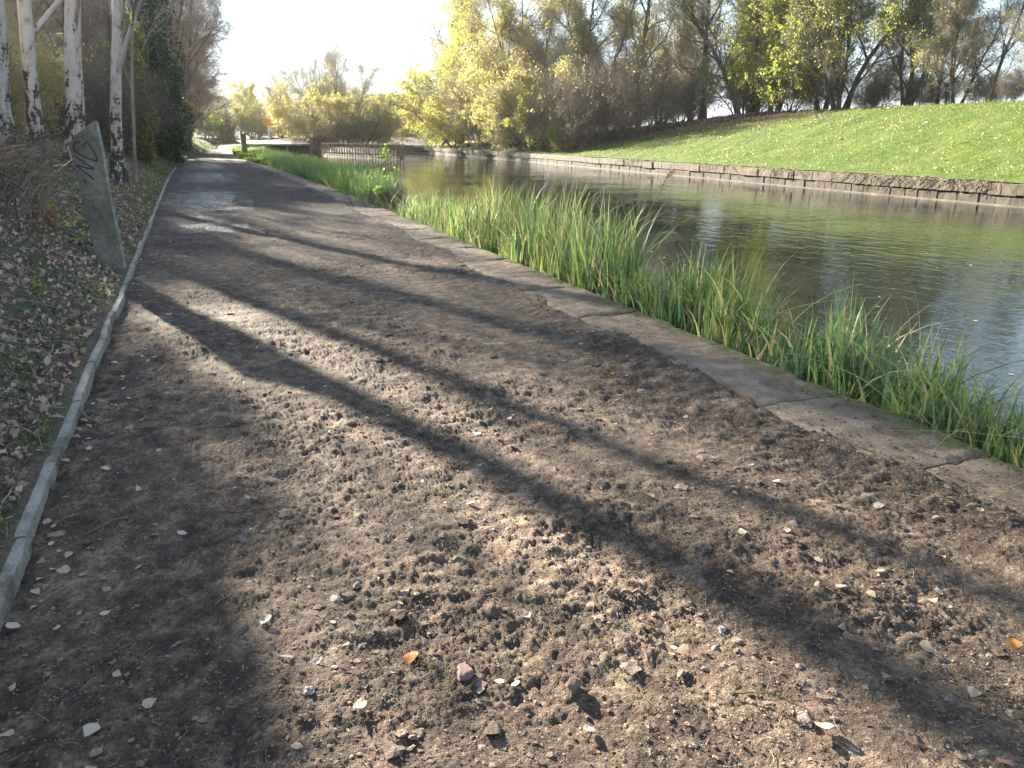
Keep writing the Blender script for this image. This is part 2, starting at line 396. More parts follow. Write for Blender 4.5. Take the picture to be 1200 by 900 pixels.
# far land beyond the canal basin
SH = np.array([(4.6,103),(9.2,100),(14.6,99),(13.2,85),(17.9,69.4),(18.9,72),(19.5,92),(21,101),(28,104),(150,104),(150,260),(-60,260),(-60,130),(2.5,128)], float)
def inside(X, Y):
    c = np.zeros(X.shape, bool); n = len(SH)
    for i in range(n):
        (x1,y1),(x2,y2) = SH[i], SH[(i+1)%n]
        k = ((y1 > Y) != (y2 > Y)) & (X < (x2-x1)*(Y-y1)/(y2-y1+1e-9)+x1); c ^= k
    return c
def dist_sh(X, Y):
    d = np.full(X.shape, 1e9); n = len(SH)
    for i in range(n):
        a, b = SH[i], SH[(i+1)%n]; ab = b-a
        t = np.clip(((X-a[0])*ab[0]+(Y-a[1])*ab[1])/(ab@ab), 0, 1)
        d = np.minimum(d, np.hypot(X-a[0]-t*ab[0], Y-a[1]-t*ab[1]))
    return np.where(inside(X, Y), d, -d)
def zfar(X, Y):
    d = dist_sh(np.asarray(X, float), np.asarray(Y, float))
    return np.where(d > 0, -.5+1.0*sst(0, 1.2, d)+.9*sst(1, 9, d), -.5+np.maximum(d, -1.2)*.8)+.06*fbm(X, Y, .7, 3, 77)
xs = np.concatenate([np.linspace(-60, 0, 30), np.arange(.4, 32, .4), np.linspace(33, 150, 40)]); yf = np.concatenate([np.arange(67, 132, .5), np.linspace(133, 260, 40)])
ma = grid(xs, yf, zfar); 
tag(build('far_bank', ma, M['verge']), kind='structure')

# ------------------------------------------------------------------ scattered soil: clods and crumbs
def ico(sub=1):
    import bmesh
    bm = bmesh.new(); bmesh.ops.create_icosphere(bm, subdivisions=sub, radius=1)
    v = np.array([q.co[:] for q in bm.verts]); f = np.array([[q.index for q in t.verts] for t in bm.faces]); bm.free(); return v, f
def rocks(ma, P, S, sub, g, flat=.6, tint=None, mi=0):
    v, f = ico(sub); n = len(P)
    # eight lumpy variants
    for k in range(8):
        idx = np.arange(n)[k::8]
        if len(idx) == 0: continue
        g2 = np.random.default_rng(100+k); w = v.copy()
        for _ in range(5):                       # chip planes off
            d = rnd_unit(1, g2)[0]; c = g2.uniform(.35, .8); s = w@d; w = w-np.outer(np.maximum(s-c, 0), d)
        w = w*(1+.18*g2.normal(size=(len(w),1)))
        a = g.random(len(idx))*6.28; ca, sa = np.cos(a)[:,None], np.sin(a)[:,None]
        sc = np.stack([g.uniform(.7,1.35,len(idx)), g.uniform(.7,1.35,len(idx)), flat*g.uniform(.6,1.2,len(idx))], 1)*S[idx][:,None]
        q = w[None]*sc[:,None,:]; x, y = q[...,0], q[...,1]
        q = np.stack([x*ca-y*sa, x*sa+y*ca, q[...,2]], -1)+P[idx][:,None,:]
        ff = (f[None]+(np.arange(len(idx))*len(w))[:,None,None]).reshape(-1,3)
        t = g.random(len(idx)) if tint is None else tint[idx]
        ma.add(q.reshape(-1,3), ff, mi, np.repeat(t, len(w)))
def scatter_path(n, ymin, ymax, pw, g, m=.05):
    y = ymin*(ymax/ymin)**(g.random(n)**pw)
    x = kerbx(y)+m+g.random(n)*(inx(y)-kerbx(y)-m); return x, y
ma = MA()
for n, ymin, ymax, s0, s1, sub in ((60000,.8,8,.0018,.006,0),(15000,.8,15,.004,.011,1),(2000,.8,22,.009,.020,1),(260,1.,20,.018,.036,2)):
    x, y = scatter_path(n, ymin, ymax, .9, rg)
    den = fbm(x, y, 1.3, 3, 61)+.35*sst(2.4, 3.1, x-cv(y)); keep = den > rg.uniform(-.55, .5, len(x)); x, y = x[keep], y[keep]
    s = s0+(s1-s0)*rg.random(len(x))**2.2
    z = zpath(x, y)+s*.12
    t = np.where(rg.random(len(x)) < .09, rg.uniform(.85, 1, len(x)), rg.uniform(.12, .8, len(x)))
    rocks(ma, np.stack([x,y,z],1), s, sub, rg, .48, t)
g = np.random.default_rng(63); n = 5000; y = 1.2*(24/1.2)**g.random(n); q = g.random(n)**1.6; x = inx(y)-.02+q*.55
rocks(ma, np.stack([x, y, np.full(n, .016)], 1), .0015+.010*g.random(n)**3, 1, g, .5, g.uniform(.1,.8,n))
o = build('loose_soil', ma, M['clod'], smooth=False); tag(o, 'loose clods, crumbs and small stones of soil scattered over the muddy path', 'soil', kind='stuff')

# a few bigger things lying in the soil
def lump(name, x, y, s, label, cat, mat, flat=.5, seed=1, group=None):
    g = np.random.default_rng(seed); v, f = ico(3); w = v.copy()
    for _ in range(9):
        d = rnd_unit(1, g)[0]; c = g.uniform(.4, .75); q = w@d; w = w-np.outer(np.maximum(q-c, 0), d)
    w = w*(1+.05*fbm(v[:,0]+3, v[:,1]+v[:,2], 3, 3, seed))[:,None]*np.array([1.2,.85,flat])*s
    m2 = MA(); m2.add(w, f, 0, .5); o = build(name, m2, mat, smooth=False); o.location = (x, y, float(zpath(np.array(x), np.array(y)))+s*flat*.12)
    o.rotation_euler = (g.uniform(-.2,.2), g.uniform(-.2,.2), g.uniform(0,6)); tag(o, label, cat, group); return o
lump('brick_fragment', .62, 1.93, .045, 'pinkish brick lump half buried in the soil beside an orange leaf', 'brick', M['pink'], .5, 3)
lump('brick_fragment', .66, 1.86, .026, 'smaller pink brick chip lying just below the larger pinkish brick lump', 'brick', M['pink'], .5, 4)
for i, (x, y) in enumerate([(1.02,1.80),(1.35,1.95),(1.62,2.05),(.40,1.72),(1.9,2.5),(1.15,2.4),(2.3,2.9),(1.55,3.2),(.95,3.6),(2.05,1.62)]):
    lump('stone', x, y, .014+.008*((i*7)%5)/4, 'small reddish stone half buried among the soil crumbs of the path', 'stone', M['pink'], .5, 20+i, 'small reddish stones half buried in the path')
lump('soil_clod', .90, 1.72, .042, 'big dark brown clod with a square lit face near the bottom centre', 'clod', M['clod'], .75, 5)
lump('soil_clod', .83, 2.6, .035, 'dark ragged clod in the sunlit middle of the path', 'clod', M['clod'], .6, 6)
lump('stone', .72, 4.6, .03, 'smooth reddish stone lying in a shadow band of the path', 'stone', M['pink'], .5, 8)
lump('soil_clod', .62, 1.66, .036, 'flat brownish clod just below the pinkish bricks', 'clod', M['clod'], .45, 9)
lump('stone', .03, 3.05, .022, 'small grey stone on the edge of the bottom left shadow', 'stone', M['kerb'], .6, 10)

# ------------------------------------------------------------------ fallen leaves, each its own
def leaf_mesh(seed):
    g = np.random.default_rng(seed); n = 7; t = np.linspace(0, 1, n)
    w = np.sin(np.pi*t**.72)*.36*g.uniform(.85,1.15); curl = g.uniform(-.5, .8); cup = g.uniform(-.15, .5)
    P = np.zeros((n,5,3))
    for i in range(n):
        for j, s in enumerate((-1,-.5,0,.5,1)):
            ww = w[i]*(1+.1*g.normal())
            P[i,j] = (s*ww, t[i]-.5, curl*(t[i]-.5)**2+cup*(s*ww)**2*2+.02*g.normal())
    ma = MA(); sheet(P, ma, 0, g.uniform(0,1)); 
    st = np.array([[[0,-.5,curl*.25],[0,-.62,curl*.3+.02],[.03,-.74,curl*.3]]]); tubes_np(ma, st, np.array([[.012,.010,.008]]), 3, 0, .2)
    return ma
leafs = []
LT = [.3,.45,.55,.62,.7,.78,.85,.9,.94,.99]
for k in range(10):
    m2 = leaf_mesh(k)
    m2.t = [np.full(len(a), LT[k], np.float32) for a in m2.t]
    o = build('fallen_leaf', m2, M['lf_fall']); leafs.append(o)
LP = [(-0.75,2.73),(-0.72,3.06),(-0.69,2.99),(-0.72,2.96),(-0.64,3.07),(-0.45,2.09),(-0.67,2.16),(0.28,1.89),(0.06,2.44),(0.48,2.05),(0.41,2.01),(1.49,1.29),(2.14,3.64),(-0.5,4.65),(-0.57,4.07),(-0.68,4.38),(-0.59,4.58),(-0.32,3.25),(-0.21,3.21),(-0.72,3.34),(-0.64,3.21),(1.31,1.73),(1.3,1.76),(2.75,2.18),(2.86,2.07),(2.82,2.13),(2.75,2.27),(2.25,2.27),(2.15,2.01),(2.28,1.83),(2.21,1.47),(2.07,1.44),(2.36,1.35),(1.84,1.39),(2.03,1.24),(0.76,1.83),(0.47,1.57),(0.71,1.85),(0.97,1.68),(0.87,1.55),(0.11,2.21),(-0.3,2.16),(0.95,4.32),(0.86,3.31),(1.66,4.05),(1.91,3.97),(2.51,3.57),(2.42,4.08),(1.35,3.82),(1.46,3.57),(1.27,3.4),(2.06,1.81),(2.0,2.3),(2.12,2.17),(1.77,2.08),(1.86,1.01),(2.12,1.72),(2.83,1.98),(2.95,2.28),(2.52,2.88),(2.5,2.67),(2.22,2.63),(-0.76,4.91),(-0.74,5.23),(-0.62,5.18),(-0.77,6.17),(-0.67,6.01),(-0.69,6.19),(-0.67,7.45),(-0.61,6.93),(-0.64,8.9)]
SP = {7:('small pale tan leaf lying alone in the shadow at the bottom, left of centre',8), 11:('pale yellow pointed leaf, largest near the bottom edge right of centre',7), 9:('bright orange leaf at the edge of the pinkish brick lump',9),
      0:('pale leaf nearest the camera against the left kerb',7), 5:('pale leaf with a stalk alone in the shade at bottom left',6), 32:('orange leaf near the right edge of the path',9), 8:('tan leaf in the bottom left shadow beside small white stones',5)}
used = set()
def put_leaf(i, x, y, s, k, label=None):
    o = leafs[k] if k not in used else leafs[k].copy()
    if k in used: C.objects.link(o)
    used.add(k)
    o.location = (x, y, float(zpath(np.array(x), np.array(y)))+.010*s/.04)
    s *= 1.15; o.rotation_euler = (random.uniform(-.35,.35), random.uniform(-.35,.35), random.uniform(0,6.28)); o.scale = (s,s,s)
    if label: tag(o, label, 'leaf')
    else: tag(o, 'small dry fallen leaf among many others lying scattered over the dirt path', 'leaf', 'dry fallen leaves scattered over the dirt path')
for i, (x, y) in enumerate(LP):
    if i in SP: put_leaf(i, x, y, .05, SP[i][1], SP[i][0])
    else: put_leaf(i, x, y, random.uniform(.028,.048), random.choice([0,1,2,3,4,5,6,7,3,4,5,6]))
g = np.random.default_rng(5)
for i in range(222):
    y = 1.2*(16/1.2)**(g.random()**.8); r = g.random()
    x = -.78+.45*g.random()**1.6 if r < .36 else (inx(y)-.9*g.random()**1.5 if r < .62 else g.uniform(-.6, 3.))
    put_leaf(i, float(x), float(y), random.uniform(.022,.042), random.choice([0,1,2,3,4,5,6,3,4,5,7,8] if r < .97 else [8,9]))

# twigs lying on the path
def stick(pts, r, label, mat, name='twig', cat='twig'):
    p = np.array([(x, y, float(zpath(np.array(x), np.array(y)))+dz) for x,y,dz in pts]); n = len(p)
    tt = np.linspace(0, n-1, 14); q = np.stack([np.interp(tt, range(n), p[:,k]) for k in range(3)], 1); q[1:-1] += rg.normal(size=(12,3))*r*.6
    m2 = MA(); o0 = q[0].copy(); tubes_np(m2, (q-o0)[None], np.linspace(r, r*.4, 14)[None], 6); o = build(name, m2, mat); o.location = o0; return tag(o, label, cat)
stick([(-.80,5.02,.05),(-.70,4.83,.02),(-.58,4.68,.012),(-.42,4.62,.01)], .007, 'bent brown root reaching out from the left kerb onto the path', M['stub'], 'root', 'root')
stick([(1.33,1.50,.01),(1.42,1.44,.03),(1.50,1.36,.01)], .0028, 'short bright green grass stem lying on the soil near the bottom', M['grass'], 'grass_stem', 'stem')
stick([(-.6,3.35,.01),(-.45,3.45,.015),(-.3,3.5,.01)], .0035, 'thin dark twig in the shade beside the left kerb', M['stub'])
stick([(1.25,2.12,.012),(1.33,2.08,.02),(1.38,2.06,.01)], .010, 'short thick brown stick in the sunlit soil right of centre', M['stub'])
# fine fibres and twiglets
def fibres(n, g):
    x, y = scatter_path(n, .8, 9, .9, g); a = g.random(n)*6.28; L = g.uniform(.015,.07,n)
    t = np.linspace(-.5, .5, 4)[None,:]; bend = g.normal(size=(n,1))*.25
    X = x[:,None]+np.cos(a)[:,None]*L[:,None]*t-np.sin(a)[:,None]*L[:,None]*bend*t**2*2; Y = y[:,None]+np.sin(a)[:,None]*L[:,None]*t+np.cos(a)[:,None]*L[:,None]*bend*t**2*2
    Z = zpath(X, Y)+.004+.006*g.random((n,4))
    m = MA(); tubes_np(m, np.stack([X,Y,Z],-1), np.full((n,4), .0008)*g.uniform(.6,1.6,(n,1)), 3, 0, g.random(n)); return m
tag(build('straw_litter', fibres(2600, rg), M['straw']), 'fine straw fibres and rootlets strewn through the path soil', 'straw', kind='stuff')

# ------------------------------------------------------------------ left kerb
kb = empty('path_edging', (-.8, 0, 0)); tag(kb, 'thin pale concrete edging strip along the left side of the dirt path', 'kerb')
y = .6; k = 0
while y < 46 and k < 99:
    L = .915; xc = float(kerbx(y+L/2)); m2 = MA(); n = 14
    j = rg.normal()*.003; j2 = j+rg.normal()*.009; zt = .036+rg.normal()*.006
    n = 24; tt = np.linspace(0, 1, n); cs = np.array([(.0,-.12),(.0,-.05),(.0,-.008),(-.001,-.004),(-.004,-.001),(-.008,0),(-.028,.001),(-.044,0),(-.052,-.003),(-.056,-.01),(-.057,-.10)])
    P = np.zeros((n, len(cs), 3))
    for i in range(n):
        e = .004 if i in (0, n-1) else 0
        nz = rg.normal(size=(len(cs),))*.0011
        P[i,:,0] = float(kerbx(y+L*tt[i]))+cs[:,0]+j+(j2-j)*tt[i]+nz*(np.arange(len(cs)) > 0)
        P[i,:,1] = y+(L-.012)*tt[i]; P[i,:,2] = zt+cs[:,1]-e+nz-(.014 if k%4 == 2 and i > n-4 else 0)*(np.arange(len(cs)) < 5)
    P[:,:,0] += .8; sheet(P, m2, 0)
    for q, o_ in ((P[0], 1), (P[-1], -1)):
        lo = q.copy(); lo[:,2] = np.minimum(q[:,2], -.1); sheet(np.stack([lo, q][::o_], 0), m2, 0)
    build('kerb_stone', m2, M['kerb_edge'], kb, smooth=False); y += L; k += 1

# ------------------------------------------------------------------ near canal wall with coping
cw = empty('canal_wall', (3.7, 0, 0)); tag(cw, 'low canal wall with worn mossy coping stones along the towpath', 'wall')
y = -1.0
while y < 62:
    L = rg.uniform(1.05, 1.5); nx, ny = 34, max(20, int(L/.03)) if y < 14 else 20
    m2 = MA(); v = np.linspace(0, 1, ny)[:,None]+0*np.zeros((1,nx)); u = np.linspace(0, 1, nx)[None,:]+0*v
    Y = y+.002+(L-.004)*v; wo = outx(Y)+.010*fbm(Y, Y*0+7, 2.5, 2, 91)
    Xi = inx(Y)-.17; X = Xi+(wo-Xi)*u
    tilt = rg.normal()*.003; edge = np.minimum(np.minimum(v, 1-v)*L, (1-u)*.6)
    Z = .012+tilt+(1.0*rg.normal()*.005)*(v-.5)-.05*(1-sst(0, .16, u))+.010*fbm(X, Y, 2, 3, 92)+.004*fbm(X, Y, 14, 3, 93)+.006*fbm(X, Y, 5, 3, 96)-.010*np.exp(-edge/.008)-.02*np.exp(-edge/.02)*(fbm(X, Y, 5, 2, 94) > .45)
    P = np.stack([X-3.7, Y, Z], -1)
    moss = np.clip((u-.5)*1.6, 0, .64)+.0*Y; sheet(P, m2, 0, moss.ravel())
    S = P[:,-1]; S2 = S.copy(); S2[:,2] = -.20; sheet(np.stack([S, S2], 1), m2, 0, .55)
    for r_ in (0, -1):
        S = P[r_]; S2 = S.copy(); S2[:,2] = -.2; sheet(np.stack([S, S2], 0) if r_ else np.stack([S2, S], 0), m2, 0, .3)
    build('coping_stone', m2, M['coping'], cw); y += L
m2 = MA(); yy = np.arange(-2, 125, .5); zz = np.array([-.19,-.5,-.9])
P = np.zeros((len(yy), 3, 3)); P[:,:,0] = (outx(yy)-.03-3.7)[:,None]+.02*rg.normal(size=(len(yy),3)); P[:,:,1] = yy[:,None]; P[:,:,2] = zz
sheet(P, m2, 0, .6); build('wall_face', m2, M['farstone'], cw)

# ------------------------------------------------------------------ far canal wall
fw = empty('canal_wall', (22, 20, 0)); tag(fw, 'long weathered stone canal wall with big cap blocks across the water', 'wall')
y = -2.; k = 0
while y < 103 and k < 98:
    L = rg.uniform(.95, 1.6)*(1 if y < 50 else 1.6); y2 = min(y+L, 103)
    a = np.array([Xw(y+.01), y+.01]); b = np.array([Xw(y2-.01), y2-.01]); d = (b-a)/np.linalg.norm(b-a); nn = np.array([d[1], -d[0]])
    m2 = MA(); rot = np.stack([np.array([d[0],nn[0],0]), np.array([d[1],nn[1],0]), np.array([0,0,1])]) 
    c = (a+b)/2+nn*.22
    sx = rg.normal()*.008
    box(m2, (c[0]-22+sx, c[1]-20, .12+rg.normal()*.012), (np.linalg.norm(b-a)+.006-.02*rg.random(), .44+.03*rg.normal(), .34), 0, rot, .018, rg.uniform(.1,.45))
    build('cap_stone', m2, M['farstone'], fw); y = y2; k += 1
m2 = MA(); y = -2.
while y < 103:
    L = rg.uniform(.2, .38)*(1 if y < 60 else 2); y2 = y+L; xa, xb = Xw(y), Xw(y2); an = math.atan2(y2-y, xb-xa)
    rot = np.array([[math.cos(an), math.sin(an), 0],[math.sin(an), -math.cos(an), 0],[0,0,1]])
    ins = rg.uniform(.0, .035); hh = rg.uniform(.40,.47)
    box(m2, ((xa+xb)/2-22+.17+ins, (y+y2)/2-20, .0-hh/2-.06+rg.normal()*.015), (L-rg.uniform(-.004,.022), .24, hh), 0, rot, .015, rg.random())
    y = y2
build('block_course', m2, M['farblock'], fw)
m2 = MA(); yy = np.arange(-2, 103, 1.); P = np.zeros((len(yy),3,3)); P[:,:,0] = (Xw(yy)+.2-22)[:,None]; P[:,:,1] = yy[:,None]-20; P[:,:,2] = np.array([-.03,-.4,-1.2])
sheet(P, m2, 0); build('wall_core', m2, M['dark'], fw)
m2 = MA(); P = np.zeros((len(yy),3,3)); P[:,:,0] = (Xw(yy)-22)[:,None]+np.array([-.10,-.02,.15]); P[:,:,1] = yy[:,None]-20; P[:,:,2] = np.array([-.5,-.325,-.32]); sheet(P, m2, 0, .2)
build('footing_ledge', m2, M['farstone'], fw)

# ------------------------------------------------------------------ blades (reeds, grass)
def blades(ma, x, y, z, h, w, lean, g, n=6, fold=.25, tint=None, az=None, tipbend=1.):
    k = len(x); t = np.linspace(0, 1, n)[None,:]
    az = g.random(k)*6.28 if az is None else az
    ca, sa = np.cos(az)[:,None], np.sin(az)[:,None]
    b = lean[:,None]*(t**2)*(1+.6*tipbend*t**3); hx = h[:,None]*b
    hz = h[:,None]*(t-.35*np.clip(lean,0,2)[:,None]*t**3*tipbend)
    cx = x[:,None]+ca*hx; cy = y[:,None]+sa*hx; cz = z[:,None]+hz
    ww = w[:,None]*np.clip(1.08-t**2.2, .06, 1)*.5*(.7+.3*np.sin(np.pi*np.clip(t*1.1,0,1)))
    ra = g.random(k)*6.28; tw = ra[:,None]+g.normal(size=(k,1))*.8*t; px, py = np.cos(tw), np.sin(tw)
    L = np.stack([cx-px*ww, cy-py*ww, cz], -1); Rr = np.stack([cx+px*ww, cy+py*ww, cz], -1)
    P = np.stack([L, Rr], 2).reshape(-1, 3)
    i = (np.arange(k)*n*2)[:,None]+(np.arange(n-1)*2)[None,:]
    f = np.stack([i, i+1, i+3, i+2], -1).reshape(-1,4)
    ma.add(P, f, 0, np.repeat(g.random(k) if tint is None else tint, n*2))
def reedbed():
    ma = MA(); g = np.random.default_rng(21)
    N = 12500; y = 1.5*(24/1.5)**(g.random(N)**.95)
    clump = fbm(y, y*0, .9, 3, 51); wband = .36+.22*clump+.022*y+.25*sst(6, 12, y)
    u = g.random(N)**1.25; x = outx(y)+.03+u*wband
    cl2 = pn(x*3.2, y*2.4, 52); keep = cl2 > g.uniform(-.5, .45, N)
    keep &= ~((y > 17.2) & (y < 19.6) & (g.random(N) < .8))
    keep &= (y > 5.5) | (g.random(N) < .62); x, y, u = x[keep], y[keep], u[keep]; n = len(x)
    hm = .70+.34*fbm(y, x*0+2, .6, 2, 53)+.46*sst(4.5, 7.5, y)*(1-sst(11, 15, y))
    h = hm*(.6+.55*g.random(n)+.25*pn(x*1.3, y*1.1, 57))*(.80+.35*np.clip(u*2, 0, 1)); h = np.minimum(h, 1.55)
    lean = np.abs(g.normal(size=n))*.15+.02; az = g.normal(size=n)*1.1+g.choice([0.2,-1.2,2.2], n)
    t0 = np.clip(g.normal(.52+.30*pn(x*1.5, y*1.1, 54), .22, n), 0, .82); dry = g.random(n) < (.10+.12*(fbm(y, y*0+9, .8, 2, 55) > .3)); t0 = np.where(dry, g.uniform(.86, 1, n), t0)
    blades(ma, x, y, np.full(n, WZ-.03), h, g.uniform(.016,.036,n)*(1+.25*(y < 5)), lean, g, 8, tint=t0, az=az)
    # a few bent long ones
    m = 420; y = 1.6*(20/1.6)**g.random(m); x = outx(y)+.05+g.random(m)*.8
    blades(ma, x, y, np.full(m, WZ), g.uniform(.7,1.2,m), g.uniform(.008,.014,m), g.uniform(.5,1.1,m), g, 10, tint=np.where(g.random(m) < .5, g.uniform(.85,1,m), g.uniform(.1,.7,m)))
    return ma
tag(build('reed_bed', reedbed(), M['reed']), 'dense belt of tall green reed blades growing in the water against the coping', 'reeds', kind='stuff')
def reeds2():
    ma = MA(); g = np.random.default_rng(22); N = 12000; y = 20*(85/20)**g.random(N)
    wb = np.interp(y, [20,26,40,60,85], [.9,1.9,2.2,2.0,1.4]); x = outx(y)-.25*sst(30,50,y)+g.random(N)*wb
    h = g.uniform(.6,1.1,N)+.25*fbm(y, x, .3, 2, 3)
    blades(ma, x, y, np.full(N, WZ), h, g.uniform(.03,.06,N), np.abs(g.normal(size=N))*.2, g, 5, tint=np.clip(g.normal(.5,.15,N), 0, .84))
    return ma
tag(build('distant_reeds', reeds2(), M['reed']), 'bright green reeds further along the towpath edge towards the far post', 'reeds', kind='stuff')
def fargrass():
    ma = MA(); g = np.random.default_rng(23); N = 9000; y = 48*(118/48)**g.random(N)
    x = outx(y)-.15-g.random(N)*np.interp(y, [48,60,80,118], [.25,.9,1.6,2.6])
    blades(ma, x, y, np.full(N, -.03), g.uniform(.12,.4,N)*np.interp(y, [48,75,118], [.6,1,1.7]), g.uniform(.04,.09,N), np.abs(g.normal(size=N))*.3, g, 3, tint=g.uniform(.4,.9,N))
    return ma
tag(build('grass', fargrass(), M['grass']), 'bright green grass strip between the far end of the path and the canal', 'grass', kind='stuff')
def slopegrass():
    ma = MA(); g = np.random.default_rng(24); N = 80000; y = g.uniform(8, 66, N); u = g.random(N)**.85*11.6-.1
    lit = np.interp(y, [20,32,40,50,60,75], [0,.35,.75,1.15,1.5,1.9]); keep = (u/11*lit+.35*fbm(u, y, .7, 2, 8)) < .62
    y, u = y[keep], u[keep]; n = len(y); x = Xw(y)+.5+u
    blades(ma, x, y, zright(x, y)-.01, g.uniform(.04,.10,n), g.uniform(.012,.024,n), np.abs(g.normal(size=n))*.6, g, 3, tint=np.clip(g.normal(.5,.2,n)+.2*fbm(x, y, .6, 2, 6), 0, .97))
    return ma
tag(build('grass', slopegrass(), M['grass']), 'short mown grass covering the sunny slope across the canal', 'grass', kind='stuff')
def slopelitter():
    ma = MA(); g = np.random.default_rng(25); N = 30000; y = g.uniform(20, 74, N); u = g.random(N)*11.5
    lit = np.interp(y, [20,32,40,50,60,75], [0,.35,.75,1.15,1.5,1.9]); keep = (u/11*lit+.35*fbm(u, y, .7, 2, 8)) > g.uniform(.28, .65, N)
    y, u = y[keep], u[keep]; x = Xw(y)+.5+u; P = np.stack([x, y, zright(x, y)+.03], 1); leaves(ma, P, .085, 0, g.random(len(P))**.8, g, .0)
    N = 2600; y = g.uniform(12, 60, N); u = g.random(N)*11; x = Xw(y)+.5+u; leaves(ma, np.stack([x, y, zright(x, y)+.07], 1), .07, 0, g.uniform(.8,.94,N), g, 0.)
    return ma
tag(build('leaf_litter', slopelitter(), M['litter']), 'rust brown fallen leaves under the trees at the top of the grass slope', 'leaves', kind='stuff')

def wallweeds():
    ma = MA(); g = np.random.default_rng(35); N = 9000; y = g.uniform(8, 100, N); y = y[(fbm(y, y*0, .35, 3, 81) > g.uniform(-.1, .5, N))]; n = len(y)
    x = Xw(y)+g.uniform(.05,.55,n); blades(ma, x, y, np.full(n, .26), g.uniform(.06,.28,n), g.uniform(.008,.02,n), g.uniform(.4,1.6,n), g, 4, tint=np.where(g.random(n) < .55, g.uniform(.88,1,n), g.uniform(.2,.8,n)), az=math.pi+g.normal(size=n)*1.3); return ma
tag(build('wall_weeds', wallweeds(), M['grass']), 'straggling dry weeds and grass hanging over the top of the far canal wall', 'weeds', kind='stuff')
def wallsprawl():
    ma = MA(); g = np.random.default_rng(36); n = 260; c = g.choice([17.5, 19, 21.5, 26, 31, 40], n); y = c+g.normal(size=n)*.9; x = Xw(y)+.1; L = g.uniform(.3,1.1,n)
    t = np.linspace(0,1,5)[None]; a = g.normal(size=n)*.8; Y = y[:,None]+np.sin(a)[:,None]*L[:,None]*t; X = x[:,None]-.18*np.sin(t*2.2)+.02*g.normal(size=(n,5)); Z = .30+.12*np.sin(t*2.4)*g.random((n,1))-.45*t**2*g.random((n,1))
    tubes_np(ma, np.stack([X,Y,Z],-1), np.full((n,5), .007), 3, 0, g.random(n)); return ma
tag(build('dead_stems', wallsprawl(), M['straw']), 'dead brown creeper stems sprawling over the far canal wall', 'weeds', kind='stuff')

ma = MA(); g = np.random.default_rng(38); n = 260; y = g.uniform(3, 40, n); x = outx(y)+.7+g.random(n)**1.5*14
leaves(ma, np.stack([x, y, np.full(n, WZ+.012)], 1), .06, 0, g.uniform(.4,.95,n), g, 0.); ma.v[0][:,2] = WZ+.006+.004*g.random(len(ma.v[0]))
tag(build('floating_leaves', ma, M['lf_fall']), 'dead leaves floating on the canal water', 'leaves', kind='stuff')

# left verge cover
def vlitter():
    ma = MA(); g = np.random.default_rng(26); N = 38000
    y = 1.8*(34/1.8)**(g.random(N)**.8); d = g.random(N)**1.1*3.6+.02; x = kerbx(y)-.08-d
    P = np.stack([x, y, zbank(x, y)+.008+.02*g.random(N)], 1)
    t = np.clip(g.random(N)**.85, 0, .93); t = np.where(g.random(N) < .015, 1., t)
    leaves(ma, P, .047, 0, t, g, .0, .3); return ma
tag(build('leaf_litter', vlitter(), M['litter']), 'dead brown leaf litter covering the left verge beside the kerb', 'leaves', kind='stuff')
def vtwigs():
    ma = MA(); g = np.random.default_rng(27); n = 1500; y = 2*(24/2)**g.random(n); x = kerbx(y)-.1-g.random(n)*3.2; a = g.random(n)*6.28; L = g.uniform(.08,.4,n)
    t = np.linspace(-.5,.5,4)[None]; X = x[:,None]+np.cos(a)[:,None]*L[:,None]*t; X = np.minimum(X, kerbx(y)[:,None]-.05); Y = y[:,None]+np.sin(a)[:,None]*L[:,None]*t+.02*g.normal(size=(n,4))
    Z = zbank(X, Y)+.02+.02*g.random((n,4)); tubes_np(ma, np.stack([X,Y,Z],-1), np.full((n,4), 1.)*g.uniform(.0012,.004,(n,1)), 3, 0, g.random(n)); return ma
tag(build('fallen_twigs', vtwigs(), M['twigp']), 'thin dead twigs lying in the leaf litter on the left verge', 'twigs', kind='stuff')
def vgrass():
    ma = MA(); g = np.random.default_rng(28); N = 60000; y = 1.8*(120/1.8)**(g.random(N)**.9); d = g.random(N)**1.05*3.8; x = kerbx(y)-.07-d
    m_ = fbm(x, y, 1.2, 3, 71)+.25*sst(9, 22, y)+.15*(d < .35); keep = m_ > g.uniform(.2, .75, N); x, y = x[keep], y[keep]; n = len(x)
    t = np.where(g.random(n) < .22, g.uniform(.9,1,n), g.uniform(.1,.75,n))
    blades(ma, x, y, zbank(x, y)-.005, g.uniform(.04,.13,n)*(1+.5*(y>12)+1.*(y>45)), g.uniform(.003,.006,n)*(1+y/10), np.abs(g.normal(size=n))*.8+.2, g, 5, tint=t); return ma
tag(build('grass', vgrass(), M['grass']), 'patchy short grass tufts on the shaded left verge', 'grass', kind='stuff')
def drystems():
    ma = MA(); g = np.random.default_rng(29); n = 1500
    y = g.uniform(10.5, 18, n); x = -.135*y-g.random(n)*2.0-.25; a = g.normal(size=n)*.9-.4; L = g.uniform(.4,1.3,n)
    t = np.linspace(0,1,7)[None]; cur = g.uniform(.5,1.5,n)[:,None]
    ho = L[:,None]*(t*.35+t**2*.4*cur); ve = L[:,None]*(t*1.1-t**2*.75*cur)
    X = x[:,None]+np.cos(a)[:,None]*ho; Y = y[:,None]+np.sin(a)[:,None]*ho; Z = zbank(x, y)[:,None]+ve+.0
    W = .03*g.normal(size=(n,7,3)); P = np.stack([X,Y,Z],-1)+W*t[...,None]
    tubes_np(ma, P, (g.uniform(.003,.007,n)[:,None])*(1-.6*t), 3, 0, g.random(n)); return ma
tag(build('dry_stems', drystems(), M['straw']), 'tangled arching dry grey bramble stems on the bank at the left edge', 'brambles', kind='stuff')

